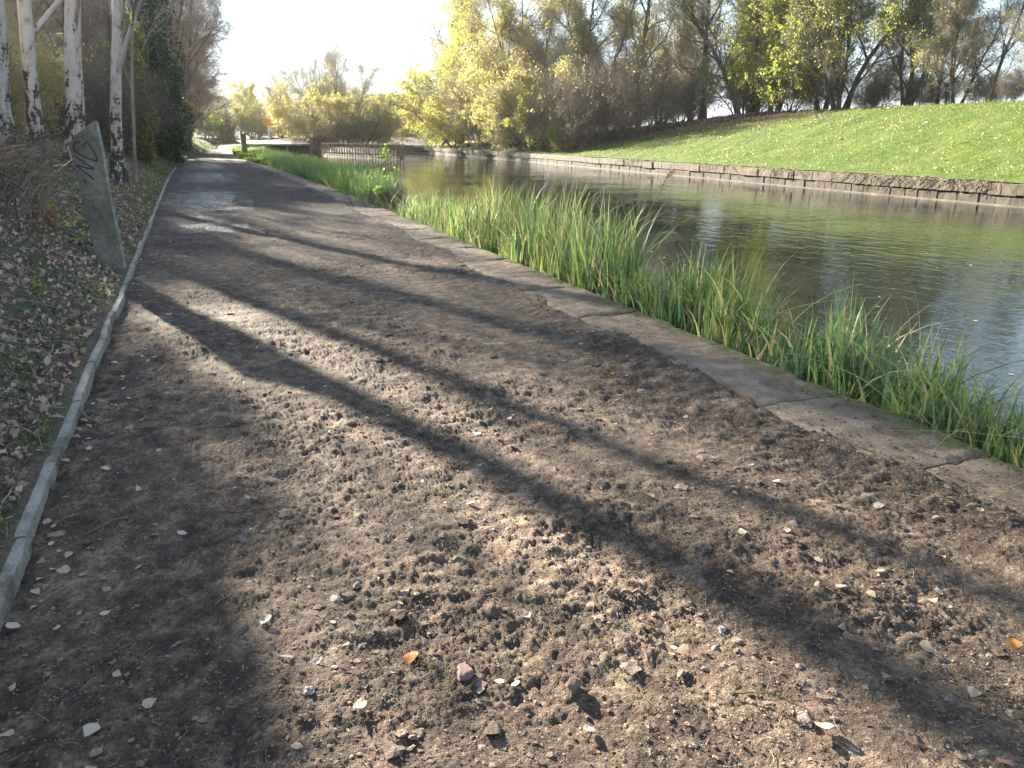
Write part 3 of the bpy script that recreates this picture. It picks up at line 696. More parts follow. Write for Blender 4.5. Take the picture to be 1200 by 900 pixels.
# ------------------------------------------------------------------ trees
def norm(v): return v/(np.linalg.norm(v)+1e-9)
def grow(out, p, d, L, r, lev, S, g):
    n = S['seg'][lev]; pts = [p]; dd = d
    for i in range(n):
        dd = norm(dd+g.normal(size=3)*S['wob'][lev]+np.array([0,0,S['trop'][lev]])); p = p+dd*L/n; pts.append(p)
    pts = np.array(pts); t = np.linspace(0,1,n+1); rad = r*(1-t*(1-S['tip'][lev]))
    if lev == 0: rad = rad*(1+S.get('flare',.5)*np.exp(-t*L/.35))
    out[lev].append((pts, rad))
    if lev+1 >= len(S['seg']): return
    k = S['nch'][lev]; k = int(k*g.uniform(.8,1.2)+.5); ph = g.random()*6.28
    for i in range(k):
        u = S['st'][lev]+(1-S['st'][lev])*(i+g.random()*.8)/k; u = min(u, .99)
        q = u*n; a = int(q); f = q-a; pp = pts[a]*(1-f)+pts[min(a+1,n)]*f; dr = norm(pts[min(a+1,n)]-pts[a])
        ph += 2.4+g.normal()*.4; x = norm(np.cross(dr, [0.3,.2,1] if abs(dr[2]) < .9 else [1,0,0])); y = np.cross(dr, x)
        an = S['ang'][lev]*g.uniform(.7,1.25)
        nd = norm(dr*math.cos(an)+(x*math.cos(ph)+y*math.sin(ph))*math.sin(an))
        LL = L*S['len'][lev]*(1-S.get('cone',.45)*u)*g.uniform(.7,1.2)
        rr = min((r*(1-u*(1-S['tip'][lev])))*.75, max(S['rm'][lev]*r*g.uniform(.7,1.2), .004))
        grow(out, pp, nd, LL, rr, lev+1, S, g)
def make_tree(name, S, seed, bark, twig, leaf=None, nleaf=0, lsize=.08, tw=8, twl=.5, twr=.005, stems=1, spread=.3, H=9, r0=.16, lean=(0,0), twd=0., lz=None, sides=8, core=0):
    g = np.random.default_rng(seed); out = [[] for _ in S['seg']]
    for s in range(stems):
        a = s/stems*6.28+g.random(); q = spread*g.uniform(.5,1.2) if stems > 1 else 0
        d = norm(np.array([math.cos(a)*q+lean[0], math.sin(a)*q+lean[1], 1.]))
        grow(out, np.array([math.cos(a)*.12*(stems>1)*stems**.5, math.sin(a)*.12*(stems>1)*stems**.5, -.15]), d, H*g.uniform(.8,1.08), r0*g.uniform(.7,1.1), 0, S, g)
    root = empty(name, (0,0,0))
    mt = MA(); tubes(mt, out[0], sides); 
    if len(out) > 2: tubes(mt, [b for b in out[1] if b[1][0] > r0*.28], 6)
    build('trunk', mt, bark, root)
    mc = MA(); rest = [b for b in out[1] if not (len(out) > 2 and b[1][0] > r0*.28)]
    for lv in out[2:]: rest += lv
    tubes(mc, rest, 4, 0)
    # vectorised last twigs
    src = out[-1]; Pn = {}
    for b in src: Pn.setdefault(len(b[0]), []).append(b[0])
    ends = []
    for n, L in Pn.items():
        A = np.array(L); k = len(A); u = g.random((k, tw))*.9+.1; q = u*(n-1); i = np.minimum(q.astype(int), n-2); f = (q-i)[...,None]
        ar = np.arange(k)[:,None]; p = A[ar,i]*(1-f)+A[ar,i+1]*f; dr = A[ar,i+1]-A[ar,i]; dr /= np.linalg.norm(dr, axis=-1, keepdims=True)+1e-9
        d = dr*.75+g.normal(size=dr.shape)*.55; d[...,2] += .15-twd; d /= np.linalg.norm(d, axis=-1, keepdims=True)
        LL = twl*g.uniform(.4,1.3,(k,tw,1)); p1 = p+d*LL*.5; d2 = d+g.normal(size=d.shape)*.25; d2[...,2] -= twd; p2 = p1+d2*LL*.5
        T = np.stack([p, p1, p2], 2).reshape(-1,3,3); tubes_np(mc, T, np.broadcast_to(np.array([twr,twr*.8,twr*.35]), (len(T),3)), 3, 0); ends.append(T)
    E = np.concatenate(ends)
    if leaf is not None and nleaf:
        cl = g.random(len(E))**2; 
        wz = cl if lz is None else cl*lz(E[:,2])
        wz = wz*np.clip(.5+1.6*fbm(E[:,1,0]+E[:,1,2]*.7, E[:,1,1]-E[:,1,2]*.4, .55, 2, seed), .03, 2)[:] if lz is None else wz[:,0] if wz.ndim > 1 else wz
        wz = wz/wz.sum(); i = g.choice(len(E), nleaf, p=wz); f = g.random(nleaf)[:,None]
        P = E[i,1]*(1-f)+E[i,2]*f+g.normal(size=(nleaf,3))*.05
        leaves(mc, P, lsize, 1, np.clip(g.random(nleaf)*.7+.3*g.random(len(E))[i], 0, 1), g, .35)
    build('crown', mc, [twig, leaf] if leaf is not None else [twig], root)
    return root
BIG = dict(seg=[9,6,5,4], wob=[.07,.14,.18,.22], trop=[.03,.08,.07,.03], tip=[.25,.3,.35,.4], nch=[16,7,5], st=[.07,.2,.15], ang=[.75,.7,.7], len=[.42,.5,.5], rm=[.42,.45,.5])
SHR = dict(seg=[7,5,4], wob=[.14,.2,.25], trop=[.02,.05,.02], tip=[.3,.35,.4], nch=[13,7], st=[.12,.15], ang=[.8,.75], len=[.42,.45], rm=[.5,.5], flare=.1)
BIR = dict(seg=[12,7,5,4], wob=[.02,.10,.14,.2], trop=[.05,.07,.0,-.05], tip=[.35,.3,.35,.4], nch=[8,4,3], st=[.25,.2,.15], ang=[.62,.6,.6], len=[.36,.5,.5], rm=[.38,.45,.5], flare=.9)

protos = {}
def proto(key, *a, **k): protos[key] = make_tree(*a, **k); protos[key]['_u'] = 0
def place(key, x, y, z, label, cat='tree', s=1., sz=None, rz=None, group=None, rx=0, ry=0, lean=0):
    p = protos[key]
    if p['_u'] == 0: o = p; p['_u'] = 1
    else: o = copy_tree(p)
    rz = random.uniform(0, 6.28) if rz is None else rz; rx += R(lean)*math.sin(rz); ry += R(lean)*math.cos(rz)
    o.location = (x, y, z); o.rotation_euler = (rx, ry, rz); o.scale = (s, s, sz or s)
    for kk in ('group',):
        if kk in o: del o[kk]
    tag(o, label, cat, group); return o

proto('yshrub', 'shrub', SHR, 1, M['bark'], M['twig'], M['lf_yel'], 30000, .075, tw=8, twl=.5, stems=11, spread=.55, H=4.8, r0=.045, sides=5)
proto('dshrub', 'shrub', SHR, 2, M['bark'], M['twigp'], M['lf_dull'], 20000, .075, tw=11, twl=.6, stems=9, spread=.6, H=4.2, r0=.045, sides=5)
proto('thick', 'thicket_shrub', SHR, 3, M['bark'], M['twigm'], M['lf_dull'], 1500, .07, tw=8, twl=.6, twr=.005, stems=13, spread=.75, H=3.8, r0=.04, sides=5)
proto('gshrub', 'shrub', SHR, 4, M['bark'], M['twig'], M['lf_grn'], 9000, .10, tw=8, twl=.5, stems=8, spread=.6, H=3.2, r0=.04, sides=5)
proto('yellow', 'deciduous_tree', BIG, 11, M['bark'], M['twigp'], M['lf_yel'], 34000, .078, tw=8, twl=.6, H=10.5, r0=.15, stems=2, spread=.16)
proto('dull', 'deciduous_tree', BIG, 12, M['bark'], M['twigp'], M['lf_dull'], 34000, .078, tw=10, twl=.6, H=10, r0=.14, stems=3, spread=.25)
proto('green', 'deciduous_tree', BIG, 13, M['bark'], M['twig'], M['lf_grn'], 42000, .07, tw=7, twl=.6, H=9.5, r0=.15, stems=2, spread=.22)
proto('dark', 'deciduous_tree', BIG, 14, M['bark'], M['twig'], M['lf_grn'], 18000, .07, tw=7, twl=.6, H=8.5, r0=.13, stems=3, spread=.4)
proto('bare', 'bare_tree', BIG, 15, M['bark'], M['twig'], M['lf_dull'], 700, .10, tw=5, twl=.6, H=11, r0=.17)
proto('bare2', 'bare_tree', BIG, 16, M['bark'], M['twigp'], M['lf_yel'], 1200, .10, tw=6, twl=.6, H=9, r0=.12, stems=3, spread=.3)
proto('twiggy', 'bare_tree', BIG, 26, M['bark'], M['twig'], None, 0, tw=7, twl=.8, twr=.006, H=10.5, r0=.14, stems=2, spread=.2)
proto('birch', 'birch_tree', BIR, 17, M['birch'], M['twig'], M['lf_yel'], 200, .05, tw=2, twl=.5, twr=.0035, H=11, r0=.19, sides=14)
proto('birch2', 'birch_tree', BIR, 18, M['birch'], M['twig'], None, 0, tw=2, twl=.5, twr=.0035, H=10, r0=.17, stems=1, sides=14)
proto('bthin', 'thin_tree', BIR, 19, M['bark2'], M['twigp'], None, 0, tw=4, twl=.5, twr=.004, H=8, r0=.06, sides=8)

def zr_(dx, y): return float(zright(np.array(Xw(y)+dx), np.array(float(y))))-.05
def rp(key, dx, y, label, cat='tree', **k): return place(key, float(Xw(y)+dx), y, zr_(dx, y), label, cat, **k)
# right bank, from the far end towards the viewer
rp('yshrub', 1.9, 98, 'rounded bright yellow shrub at the far left end of the opposite bank', 'shrub', s=1.91)
rp('yellow', 5, 97, 'tall yellow green tree with a thin bare top behind the rounded yellow shrub', s=1.65)
rp('yshrub', 1.7, 86, 'full yellow shrub at the water wall under the tall yellow green tree', 'shrub', s=1.85, sz=1.6)
rp('yellow', 3.5, 84, 'golden leaved tree rising over the middle of the yellow shrubs', s=1.39)
rp('dshrub', 2.2, 78, 'brownish yellow shrub between the full yellow shrub and the big dull tree', 'shrub', s=1.85)
rp('yshrub', 2.0, 70, 'yellow shrub overhanging the wall at the foot of the big dull yellow tree', 'shrub', s=1.51)
rp('dull', 4.0, 69, 'big dull yellow tree with dense fine branches, tallest in the middle of the opposite bank', s=1.56)
rp('dshrub', 2.4, 61, 'straw coloured twiggy bush at the wall left of the dark thicket', 'shrub', s=1.58)
rp('dull', 5.5, 60, 'dull yellow tree just right of the tallest one, above the dark thicket', s=1.39)
rp('dshrub', 1.9, 65, 'large straw coloured bush leaning over the wall below the tallest tree', 'shrub', s=1.45)
rp('yshrub', 2.4, 58.5, 'yellow bush at the left end of the dark thicket', 'shrub', s=.95)
rp('thick', 3.2, 54, 'dark purple brown thicket at the wall end of the grass slope', 'thicket', s=1.26)
rp('thick', 5.6, 51, 'dark bare thicket in the middle of the gloomy clump', 'thicket', s=1.32)
rp('thick', 9.2, 50, 'dark bare thicket at the right end of the gloomy clump', 'thicket', s=.85)
rp('thick', 6.5, 58, 'dark thicket behind the front row of the gloomy clump', 'thicket', s=1.32)
rp('gshrub', 1.2, 55, 'small low green bush spilling over the wall below the thicket', 'shrub', s=0.50)
rp('bare', 8.5, 56, 'tall bare branching tree standing up out of the dark thicket', s=1.32)
rp('bare', 11, 50, 'bare dark trunked tree just right of the thicket', s=1.32)
rp('dark', 12.5, 47, 'dark tangled tree between the bare trunk and the yellow green tree', s=1.32)
rp('bare', 11.5, 44.5, 'forked bare tree left of the yellow green leafy tree', s=1.39)
rp('green', 11.3, 42, 'yellow green leafy tree at the top of the slope, leaves down to the ground', s=1.25)
rp('gshrub', 10.6, 44.5, 'low yellow green bush under the left side of the leafy tree', 'shrub', s=1.3*0.99)
rp('gshrub', 10.8, 40, 'low yellow green bush under the right side of the leafy tree', 'shrub', s=1.3*0.88)
rp('green', 12.3, 38.5, 'second yellow green tree, thinner and further right on the ridge', s=1.12)
rp('dark', 11.6, 36, 'wide dark green tree with low arching branches on the ridge', s=1.19)
rp('thick', 11.6, 37.2, 'dark twiggy undergrowth at the foot of the wide dark green tree', 'thicket', s=0.66)
rp('thick', 11.9, 33.5, 'dark twiggy bush right of the wide dark green tree', 'thicket', s=0.61)
rp('dark', 13.5, 33, 'smaller dark tree behind the ridge with sky showing through', s=0.99)
rp('green', 12.6, 30.0, 'slender green topped tree near the right edge', s=0.75)
rp('bare2', 12.2, 28.5, 'bare many stemmed tree near the right edge', s=.72)
rp('bare', 12, 26.5, 'thin bare tree leaning to the right at the right edge', s=0.62, ry=R(16), rz=0)
rp('bare2', 12.6, 24.2, 'small bare tree in the right corner of the ridge', s=.5)
for i, (dx, y) in enumerate([(12.4,25.8),(12.8,27.6),(12.6,29.6),(12.7,31.6),(12.8,23.),(12.9,35)]):
    rp('thick', dx, y, 'low bare scrub along the ridge top under the trees', 'scrub', s=.38, group='low bare scrub along the ridge')
for i, (dx, y) in enumerate([(16,66),(15,58),(17,52),(10,76),(9,88),(14,80)]):
    rp('bare2' if i % 2 else 'dull', dx, y, 'pale twiggy tree in the row behind the opposite bank', 'tree', s=1.1, group='twiggy trees behind the opposite bank')

# far bank vegetation
def fp(key, x, y, label, cat='tree', **k): return place(key, x, y, float(zfar(np.array(x), np.array(float(y))))-.05, label, cat, **k)
fp('dshrub', 17.6, 86, 'brown twiggy bush behind the right half of the railing', 'shrub', s=1.3)
fp('dshrub', 16.0, 89, 'dark brown bush behind the left end of the railing', 'shrub', s=1.35)
fp('bare2', 17.6, 95, 'bare feathery tree with fanned stems behind the railing', s=1.15)
fp('thick', 15.2, 93, 'dark bush at the water left of the railing', 'thicket', s=1.1)
fp('dshrub', 15.6, 104, 'rounded pale yellow bush left of the railing', 'shrub', s=1.8)
fp('bare2', 16.5, 106, 'tall feathery yellowish tree behind the rounded pale bush', s=1.1)
fp('dshrub', 12.6, 112, 'orange brown bush behind the end of the concrete apron', 'shrub', s=1.0)
fp('bare2', 12.8, 120, 'slim bare tree above the orange sign', s=.95)
fp('yellow', 9.5, 128, 'small yellowish tree behind the concrete apron', s=.75)
fp('bare2', 6.5, 130, 'bare tree left of the small yellowish tree', s=.7)
fp('dshrub', 9.5, 124, 'brown bush directly behind the concrete apron', 'shrub', s=1.2)
fp('gshrub', 5.5, 126, 'green bush at the far end of the path', 'shrub', s=1.2)
fp('yshrub', 2.5, 134, 'yellow bush at the far end of the path', 'shrub', s=1.2)
fp('dshrub', 20.5, 104, 'straw coloured bush in the gap right of the railing', 'shrub', s=1.0)
fp('dshrub', 24.5, 107, 'dull bush in front of the distant building', 'shrub', s=1.0)
for i, (x, y) in enumerate([(-4,140),(1,146),(6,150),(11,146),(16,142),(21,138),(27,136),(33,134),(40,132),(24,150),(-10,138),(48,130)]):
    fp(('dshrub','dull','bare2','yshrub')[i%4], x, y, 'hazy twiggy growth in the most distant row of trees', 'tree', s=(1.5,.8,.9,1.5)[i%4], group='most distant row of trees')

# left bank
def lp(key, x, y, label, cat='tree', dz=-.05, **k): return place(key, x, y, float(zbank(np.array(float(x)), np.array(float(y))))+dz, label, cat, **k)
lp('birch', -3.15, 17., 'white birch with a dark scarred base at the left picture edge', s=1.08, rz=1., lean=6)
lp('birch2', -2.85, 18.6, 'white birch close to the right of the one at the left picture edge', s=1.05, rz=2., lean=7)
lp('birch', -2.45, 21, 'thick white birch with peeling plated bark behind the graffiti post', s=1.2, rz=4., lean=8)
lp('birch2', -1.72, 22.5, 'forking white birch just right of the graffiti post top', s=1.1, rz=.5, lean=8)
lp('bthin', -1.5, 25.5, 'thin grey tree between the forking birch and the pale ivy', s=1.0, lean=6)
lp('bthin', -2.5, 24, 'thin slanting grey tree between the two white birches', s=.8, lean=-6)
lp('birch', -3.7, 12.6, 'birch standing outside the left picture edge whose shadow crosses the path', s=.85)
lp('birch2', -5.2, 15.5, 'birch further back at the left picture edge', s=.9)
lp('twiggy', -1.7, 60, 'many stemmed bare tree arching over the path behind the dark ivy', s=1.35, lean=10)
lp('twiggy', -1.2, 70, 'leaning pale trunked tree past the ivy, arching over the path', s=1.3, lean=13)
lp('twiggy', -.6, 80, 'dark leaning tree where the path disappears', s=1.2, lean=12)
lp('twiggy', .4, 93, 'last bare tree on the left of the path', s=1.25, lean=6)
lp('twiggy', -3.6, 57, 'bare tree behind the pale ivy column with branches reaching over the path', s=1.0, lean=9)
lp('twiggy', -5.0, 38, 'bare tree standing behind the thin grey trees', s=.9)
lp('twiggy', -7.5, 40, 'bare twiggy tree in the second row of the left bank', s=.9)
o = lp('bthin', -5.0, 27, 'thin pale tree in the second row of the left bank', s=1.0)
for i, (x, y) in enumerate([(-7,58),(-9,63),(-6,64),(-4.5,72),(-10,67),(-4,55)]):
    lp('twiggy', x, y, 'bare tree in the dense row just behind the ivy columns', s=1.05, group='bare trees behind the ivy columns')
for i, (x, y) in enumerate([(-3.2,34),(-3.4,41),(-3.,47),(-2.6,58),(-2.2,66)]):
    lp('thick', x, y, 'brown twiggy bush among the trunks on the left bank', 'shrub', s=.95, group='brown twiggy bushes among the left trunks')
g = np.random.default_rng(77)
for i in range(46):
    y = float(g.uniform(15, 110)); x = float(kerbx(y))-3.6-float(g.random())*9
    if y < 30: x = min(x, -.15*y-1.5)
    k = ('dshrub','gshrub','dshrub','thick','yshrub')[i%5]
    lp(k, x, y, 'tangled shrub in the undergrowth behind the left trees', 'shrub', s=float(g.uniform(.7,1.1))*(.75 if y < 40 else 1.1), group='undergrowth shrubs behind the left trees')
for i in range(8):
    y = float(g.uniform(48, 100)); lp(('bare2','dull')[i%2], float(kerbx(y))-7-float(g.random())*8, y, 'leafless tree deep in the wood behind the left bank', 'tree', s=.9, group='trees deep in the left wood')

def ivy_column(x, y, H, rad, mat, label, n, seed, lean=0):
    g = np.random.default_rng(seed); z0 = float(zbank(np.array(x), np.array(float(y))))-.05
    root = empty('ivy_covered_tree', (x, y, z0)); tag(root, label, 'tree')
    m = MA(); z = np.linspace(0, H, 10); tubes_np(m, np.stack([lean*z/H, 0*z, z], 1)[None], np.linspace(rad*.3, rad*.12, 10)[None], 8); build('trunk', m, M['bark'], root)
    m = MA(); t = g.random(n); a = g.random(n)*6.28; zz = t*H
    rr = rad*(.80+.75*fbm(np.cos(a)*1.1+zz*.25+5, np.sin(a)*1.1+zz*.8, .8, 3, seed))*np.clip(np.minimum((1.03-t)*6, 1), 0, 1)**.5*(.8+.2*np.minimum(t*5,1))*(1-.55*g.random(n)**2.2)
    P = np.stack([np.cos(a)*rr+lean*t, np.sin(a)*rr, zz], 1); leaves(m, P, .10, 0, None, g, .6)
    build('crown', m, [mat], root)
ivy_column(-3.8, 13.2, 2.5, .95, M['lf_ivy'], 'unseen low ivy column added beyond the left picture edge to shade the path', 9000, 11)  # unseen blocker, added and sized to cast the bottom left shadow
ivy_column(-1.75, 38, 6.0, .62, M['lf_ivyy'], 'yellowish ivy column on a tree left of the dark ivy', 9000, 5)
ivy_column(-1.0, 50, 9.2, 1.15, M['lf_ivy'], 'tall dark green ivy covered tree beside the path', 24000, 6)
ivy_column(-.35, 77, 5.5, .9, M['lf_ivy'], 'dark ivy clad trunk at the far bend of the path', 9000, 8, .5)

# small plants in the reeds
def bush_small(x, y):
    S = dict(seg=[6,4,4], wob=[.16,.25,.3], trop=[.02,0,0], tip=[.4,.4,.4], nch=[8,5], st=[.1,.1], ang=[.9,.9], len=[.5,.5], rm=[.6,.6], flare=0)
    t = make_tree('dead_bush', S, 41, M['twigd'], M['twigd'], None, 0, tw=4, twl=.15, twr=.002, stems=10, spread=.6, H=.95, r0=.010, sides=4)
    t.location = (x, y, -.28); tag(t, 'dark dead twiggy bush in the gap between the two reed beds', 'bush')
bush_small(4.35, 18.4)
def sapling(x, y):
    root = empty('sapling', (x, y, WZ)); tag(root, 'thin sapling with bunches of bright green leaves rising from the reeds', 'sapling')
    z = np.linspace(0, 1.75, 9); m = MA(); tubes_np(m, np.stack([.05*np.sin(z*2), .02*z, z], 1)[None], np.linspace(.010,.004,9)[None], 5); build('trunk', m, M['twig'], root)
    m = MA(); g = np.random.default_rng(9)
    for c, s in (((0,0,1.62),.13),((-.10,0,1.50),.10),((.05,0,1.18),.15),((-.3,0,.75),.06)): 
        leaves(m, np.array(c)+g.normal(size=(28,3))*s*.6, .07, 0, g.uniform(.4,.75,28), g)
    build('foliage', m, [M['lf_green']], root)
M['lf_green'] = leaf_mat('fresh_green_leaf', [(0,(.08,.16,.02)),(1,(.28,.42,.08))], .55)
sapling(4.42, 18.7)
def seedstalk(x, y):
    root = empty('reed_stalk', (x, y, WZ)); tag(root, 'single tall straw coloured reed stalk with a feathery seed head leaning right over the water', 'reed')
    t = np.linspace(0, 1, 12); z = t*1.62; dx = .12*t+.36*t**2; m = MA()
    P = np.stack([dx*.93, -dx*.38, z], 1); tubes_np(m, P[None], np.linspace(.006,.0022,12)[None], 5, 0, .8); build('stem', m, M['straw'], root)
    m = MA(); g = np.random.default_rng(3); n = 46; u = g.uniform(.86,1,n); b = np.stack([np.interp(u, t, P[:,k]) for k in range(3)], 1)
    d = np.array([.75,-.3,.5])+g.normal(size=(n,3))*.4; L = g.uniform(.04,.12,(n,1)); T = np.stack([b, b+d*L*.6, b+d*L-np.array([0,0,.02])], 1)
    tubes_np(m, T, np.broadcast_to(np.array([.0022,.0028,.001]), (n,3)), 3, 0, .6); build('seed_head', m, M['straw'], root)
seedstalk(4.35, 7.4)

# dead stump by the tall post
m = MA(); g = np.random.default_rng(4)
for i in range(5):
    a = g.random()*6; tubes_np(m, np.array([[[math.cos(a)*.05,math.sin(a)*.05,0],[math.cos(a)*.06,math.sin(a)*.06,.12],[math.cos(a)*.08,math.sin(a)*.08,.2+.12*g.random()]]]), np.array([[.04,.03,.012]]), 6)
o = build('tree_stump', m, M['stub']); o.location = (-1.75, 11.6, float(zbank(np.array(-1.75), np.array(11.6)))-.03); tag(o, 'small splintered stump with orange leaves left of the graffiti post', 'stump')
def weed(x, y, mat, n, s, label, seed, name='weed', h=.25):
    g = np.random.default_rng(seed); root = empty(name, (x, y, float(zbank(np.array(x), np.array(y))))); tag(root, label, 'plant')
    m = MA(); k = 7; T = np.zeros((k,3,3)); d = g.normal(size=(k,3))*.35; d[:,2] = 1; T[:,1] = d*h*.5; T[:,2] = d*h; tubes_np(m, T, np.broadcast_to(np.array([.003,.002,.001]), (k,3)), 3); build('stem', m, M['twig'], root)
    m = MA(); i = g.integers(0, k, n); leaves(m, T[i,2]*g.random((n,1))+g.normal(size=(n,3))*.03, s, 0, None, g); build('foliage', m, [mat], root)
weed(-1.35, 11.0, M['lf_yel'], 60, .05, 'yellow leaved weed growing against the left side of the graffiti post', 1, h=.45)
weed(-1.72, 11.3, M['lf_or'], 26, .055, 'cluster of orange leaves by the splintered stump', 2, h=.3)
weed(-1.9, 12.6, M['lf_yel'], 50, .05, 'low bright yellow sprig on the bank left of the graffiti post', 3, h=.2)
weed(-1.35, 7.6, M['lf_green'], 40, .05, 'low green weed on the verge left of the kerb', 4, h=.12)

# ------------------------------------------------------------------ tall graffiti post
def post():
    root = empty('concrete_post', (-1.0, 10.35, 0)); root.rotation_euler = (0,R(6),R(4)); root.scale = (.84,1,.88); tag(root, 'tall leaning flat concrete post with slanted top and black graffiti beside the path', 'post')
    K = .01215/4.5
    def cc(x, y): return ((x-295)*K, (830-y)*K)
    pl = [cc(205,880), cc(222,780), cc(160,430), cc(118,205), cc(150,160), cc(235,88), cc(252,86), cc(290,400), cc(345,760), cc(362,880)]
    T = .13; n = len(pl); ins = .012; c = np.mean(pl, 0); v = []
    for y0, sh in ((0.,1),(.010,0),(T-.01,0),(T,1)):
        for p in pl:
            d = c-np.array(p); d = d/np.linalg.norm(d)*ins*sh; v.append((p[0]+d[0], y0, p[1]+d[1]))
    m = MA(); f4 = []
    for k in range(3):
        for i in range(n): f4.append([k*n+i, k*n+(i+1)%n, (k+1)*n+(i+1)%n, (k+1)*n+i])
    m.add(v, f4); m.add(v, [list(range(n))[::-1]]) if False else None
    V = np.array(v); m.add(V[:n], np.array([list(range(n))])); m.add(V[3*n:], np.array([list(range(n))[::-1]]))
    build('post_body', m, M['post'], root, smooth=False)
    # pale strip down the right edge
    e = [cc(243,92), cc(268,260), cc(284,400), cc(312,580), cc(343,790)]
    q = [(a[0]+.006+.003*math.sin(i*2), a[1]) for i, a in enumerate(e)]
    P = np.array([[(a[0]-.004, -.003, a[1]), (a[0]+.024, -.003, a[1]), (a[0]+.030, .02, a[1]), (a[0]+.030, .06, a[1])] for a in q]); m = MA(); sheet(P, m); build('pale_edge', m, M['pale'], root)
    def st(p): return ((80+p[0]/9.47-125.5)*.01215, (314.5-145-p[1]/9.47)*.01215)
    def stroke(pts, w):
        p = np.array([st(a) for a in pts]); t = np.linspace(0, len(p)-1, len(p)*5); p = np.stack([np.interp(t, range(len(p)), p[:,k]) for k in (0,1)], 1)
        for _ in range(3): p[1:-1] = (p[:-2]+2*p[1:-1]+p[2:])/4
        d = np.gradient(p, axis=0); d /= np.linalg.norm(d, axis=1, keepdims=True)+1e-9; nn = np.stack([-d[:,1], d[:,0]], 1)*w/2
        L = p+nn; Q = p-nn; y0 = -.0025
        P = np.stack([np.stack([L[:,0], 0*L[:,0]+y0, L[:,1]], 1), np.stack([Q[:,0], 0*Q[:,0]+y0, Q[:,1]], 1)], 1); sheet(P, mg)
    for pts_set in ([[(170,263),(140,262),(106,290),(104,335),(130,368),(175,392),(250,420),(318,436),(322,412),(285,335),(232,246),(190,292),(216,302)]],
                    [[(118,412),(200,462),(298,520),(200,508),(100,482),(190,548),(285,624)]],
                    [[(178,640),(205,668)],[(196,632),(200,665)],[(228,660),(242,668)]],
                    [[(165,812),(185,795),(235,775),(253,785),(240,805),(205,825),(172,825),(165,812)]]):
        mg = MA()
        for q in pts_set: stroke(q, .022 if len(q) > 3 and q[0] != (165,812) else .016)
        if pts_set[0][0] == (165,812): mg = MA(); stroke(pts_set[0], .007)
        build('graffiti_mark', mg, M['paint'], root)
post()
def post2():
    root = empty('concrete_post', (4.75, 74.5, -.05)); tag(root, 'small upright grey post with a notched top at the far right edge of the path', 'post')
    m = MA(); box(m, (0,0,.95), (.46,.3,1.9), bev=.03); build('post_body', m, M['kerb'], root)
    m = MA(); box(m, (-.15,0,1.98), (.14,.28,.22), bev=.02); box(m, (.17,0,2.08), (.12,.28,.4), bev=.02); build('notched_top', m, M['pale'], root)
post2()

# ------------------------------------------------------------------ railing, apron, sign, building
A = np.array([13.3,84.6]); B = np.array([18.0,69.2]); d = (B-A)/np.linalg.norm(B-A); Lf = np.linalg.norm(B-A); an = math.atan2(d[1], d[0])
fr = empty('railing', (A[0]-.25, A[1]-.35, -.3)); fr.rotation_euler = (0,0,an); tag(fr, 'rusty brown picket railing at the water on the far bank', 'fence')
nP = 30
for i in range(nP):
    m = MA(); box(m, (Lf*i/(nP-1), 0, .68+random.uniform(-.03,.03)), (.10,.06,1.36+random.uniform(-.05,.05)), rot=np.array(Matrix.Rotation(random.uniform(-.04,.04), 3, 'Y')), bev=.01); build('picket', m, M['rust'], fr)
for z in (1.18, .32):
    m = MA(); box(m, (Lf/2, .075, z), (Lf+.3, .07, .13), bev=.01); build('rail', m, M['rust'], fr)
ap = empty('concrete_apron', (9.6, 100, 0)); tag(ap, 'pale sunlit concrete apron above the water at the far end of the canal', 'apron')
m = MA(); P = np.zeros((8,12,3)); u = np.linspace(0,1,12)[None]; v = np.linspace(0,1,8)[:,None]
P[...,0] = -3.5+8*u; P[...,1] = -3+12*v; P[...,2] = .78+.35*v+.02*rg.normal(size=(8,12)); sheet(P, m); build('deck', m, M['apron'], ap)
m = MA(); box(m, (.5,-2.96,.66), (8.0,.12,.22), bev=.02); build('front_edge', m, M['apron'], ap)
for xx_ in (-3.,1.4,4.2):
    m = MA(); box(m, (xx_,-2.6,.05), (.3,.4,.98), bev=.02); build('pier', m, M['kerb'], ap)
sg = empty('sign_post', (10.0, 107, .95)); tag(sg, 'small orange sign on a thin white pole behind the concrete apron', 'sign')
m = MA(); tubes_np(m, np.array([[[0,0,0],[0,0,1.3],[0,0,2.6]]]), np.full((1,3), .09), 8); build('pole', m, M['white'], sg)
m = MA(); box(m, (0,-.1,2.35), (.85,.05,.8), bev=.015); box(m, (-.50,-.1,2.45), (.3,.05,.4), bev=.01); build('sign_panel', m, M['orange'], sg)
bd = empty('building', (36, 158, .4)); tag(bd, 'distant low grey roofed building glimpsed between the bare tree and the yellow shrub', 'building')
m = MA(); box(m, (0,0,3.), (16,9,6)); build('wall', m, M['brick'], bd)
m = MA(); m.add([[-8.4,-5,5.9],[8.4,-5,5.9],[8.4,5,5.9],[-8.4,5,5.9],[-8.4,0,9.2],[8.4,0,9.2]], [[0,1,5,4],[2,3,4,5]]); m.add([[-8.4,-5,5.9],[-8.4,5,5.9],[-8.4,0,9.2],[8.4,-5,5.9],[8.4,5,5.9],[8.4,0,9.2]], [[0,2,1],[3,4,5]]); build('roof', m, M['roof'], bd, smooth=False)
for i in range(4):
    m = MA(); box(m, (-5.4+3.6*i,-4.53,3.4), (1.3,.1,1.4)); w = build('window', m, M['white'], bd); m = MA(); box(m, (-5.4+3.6*i,-4.6,3.4), (1.1,.06,1.2)); build('pane', m, M['glass'], w)

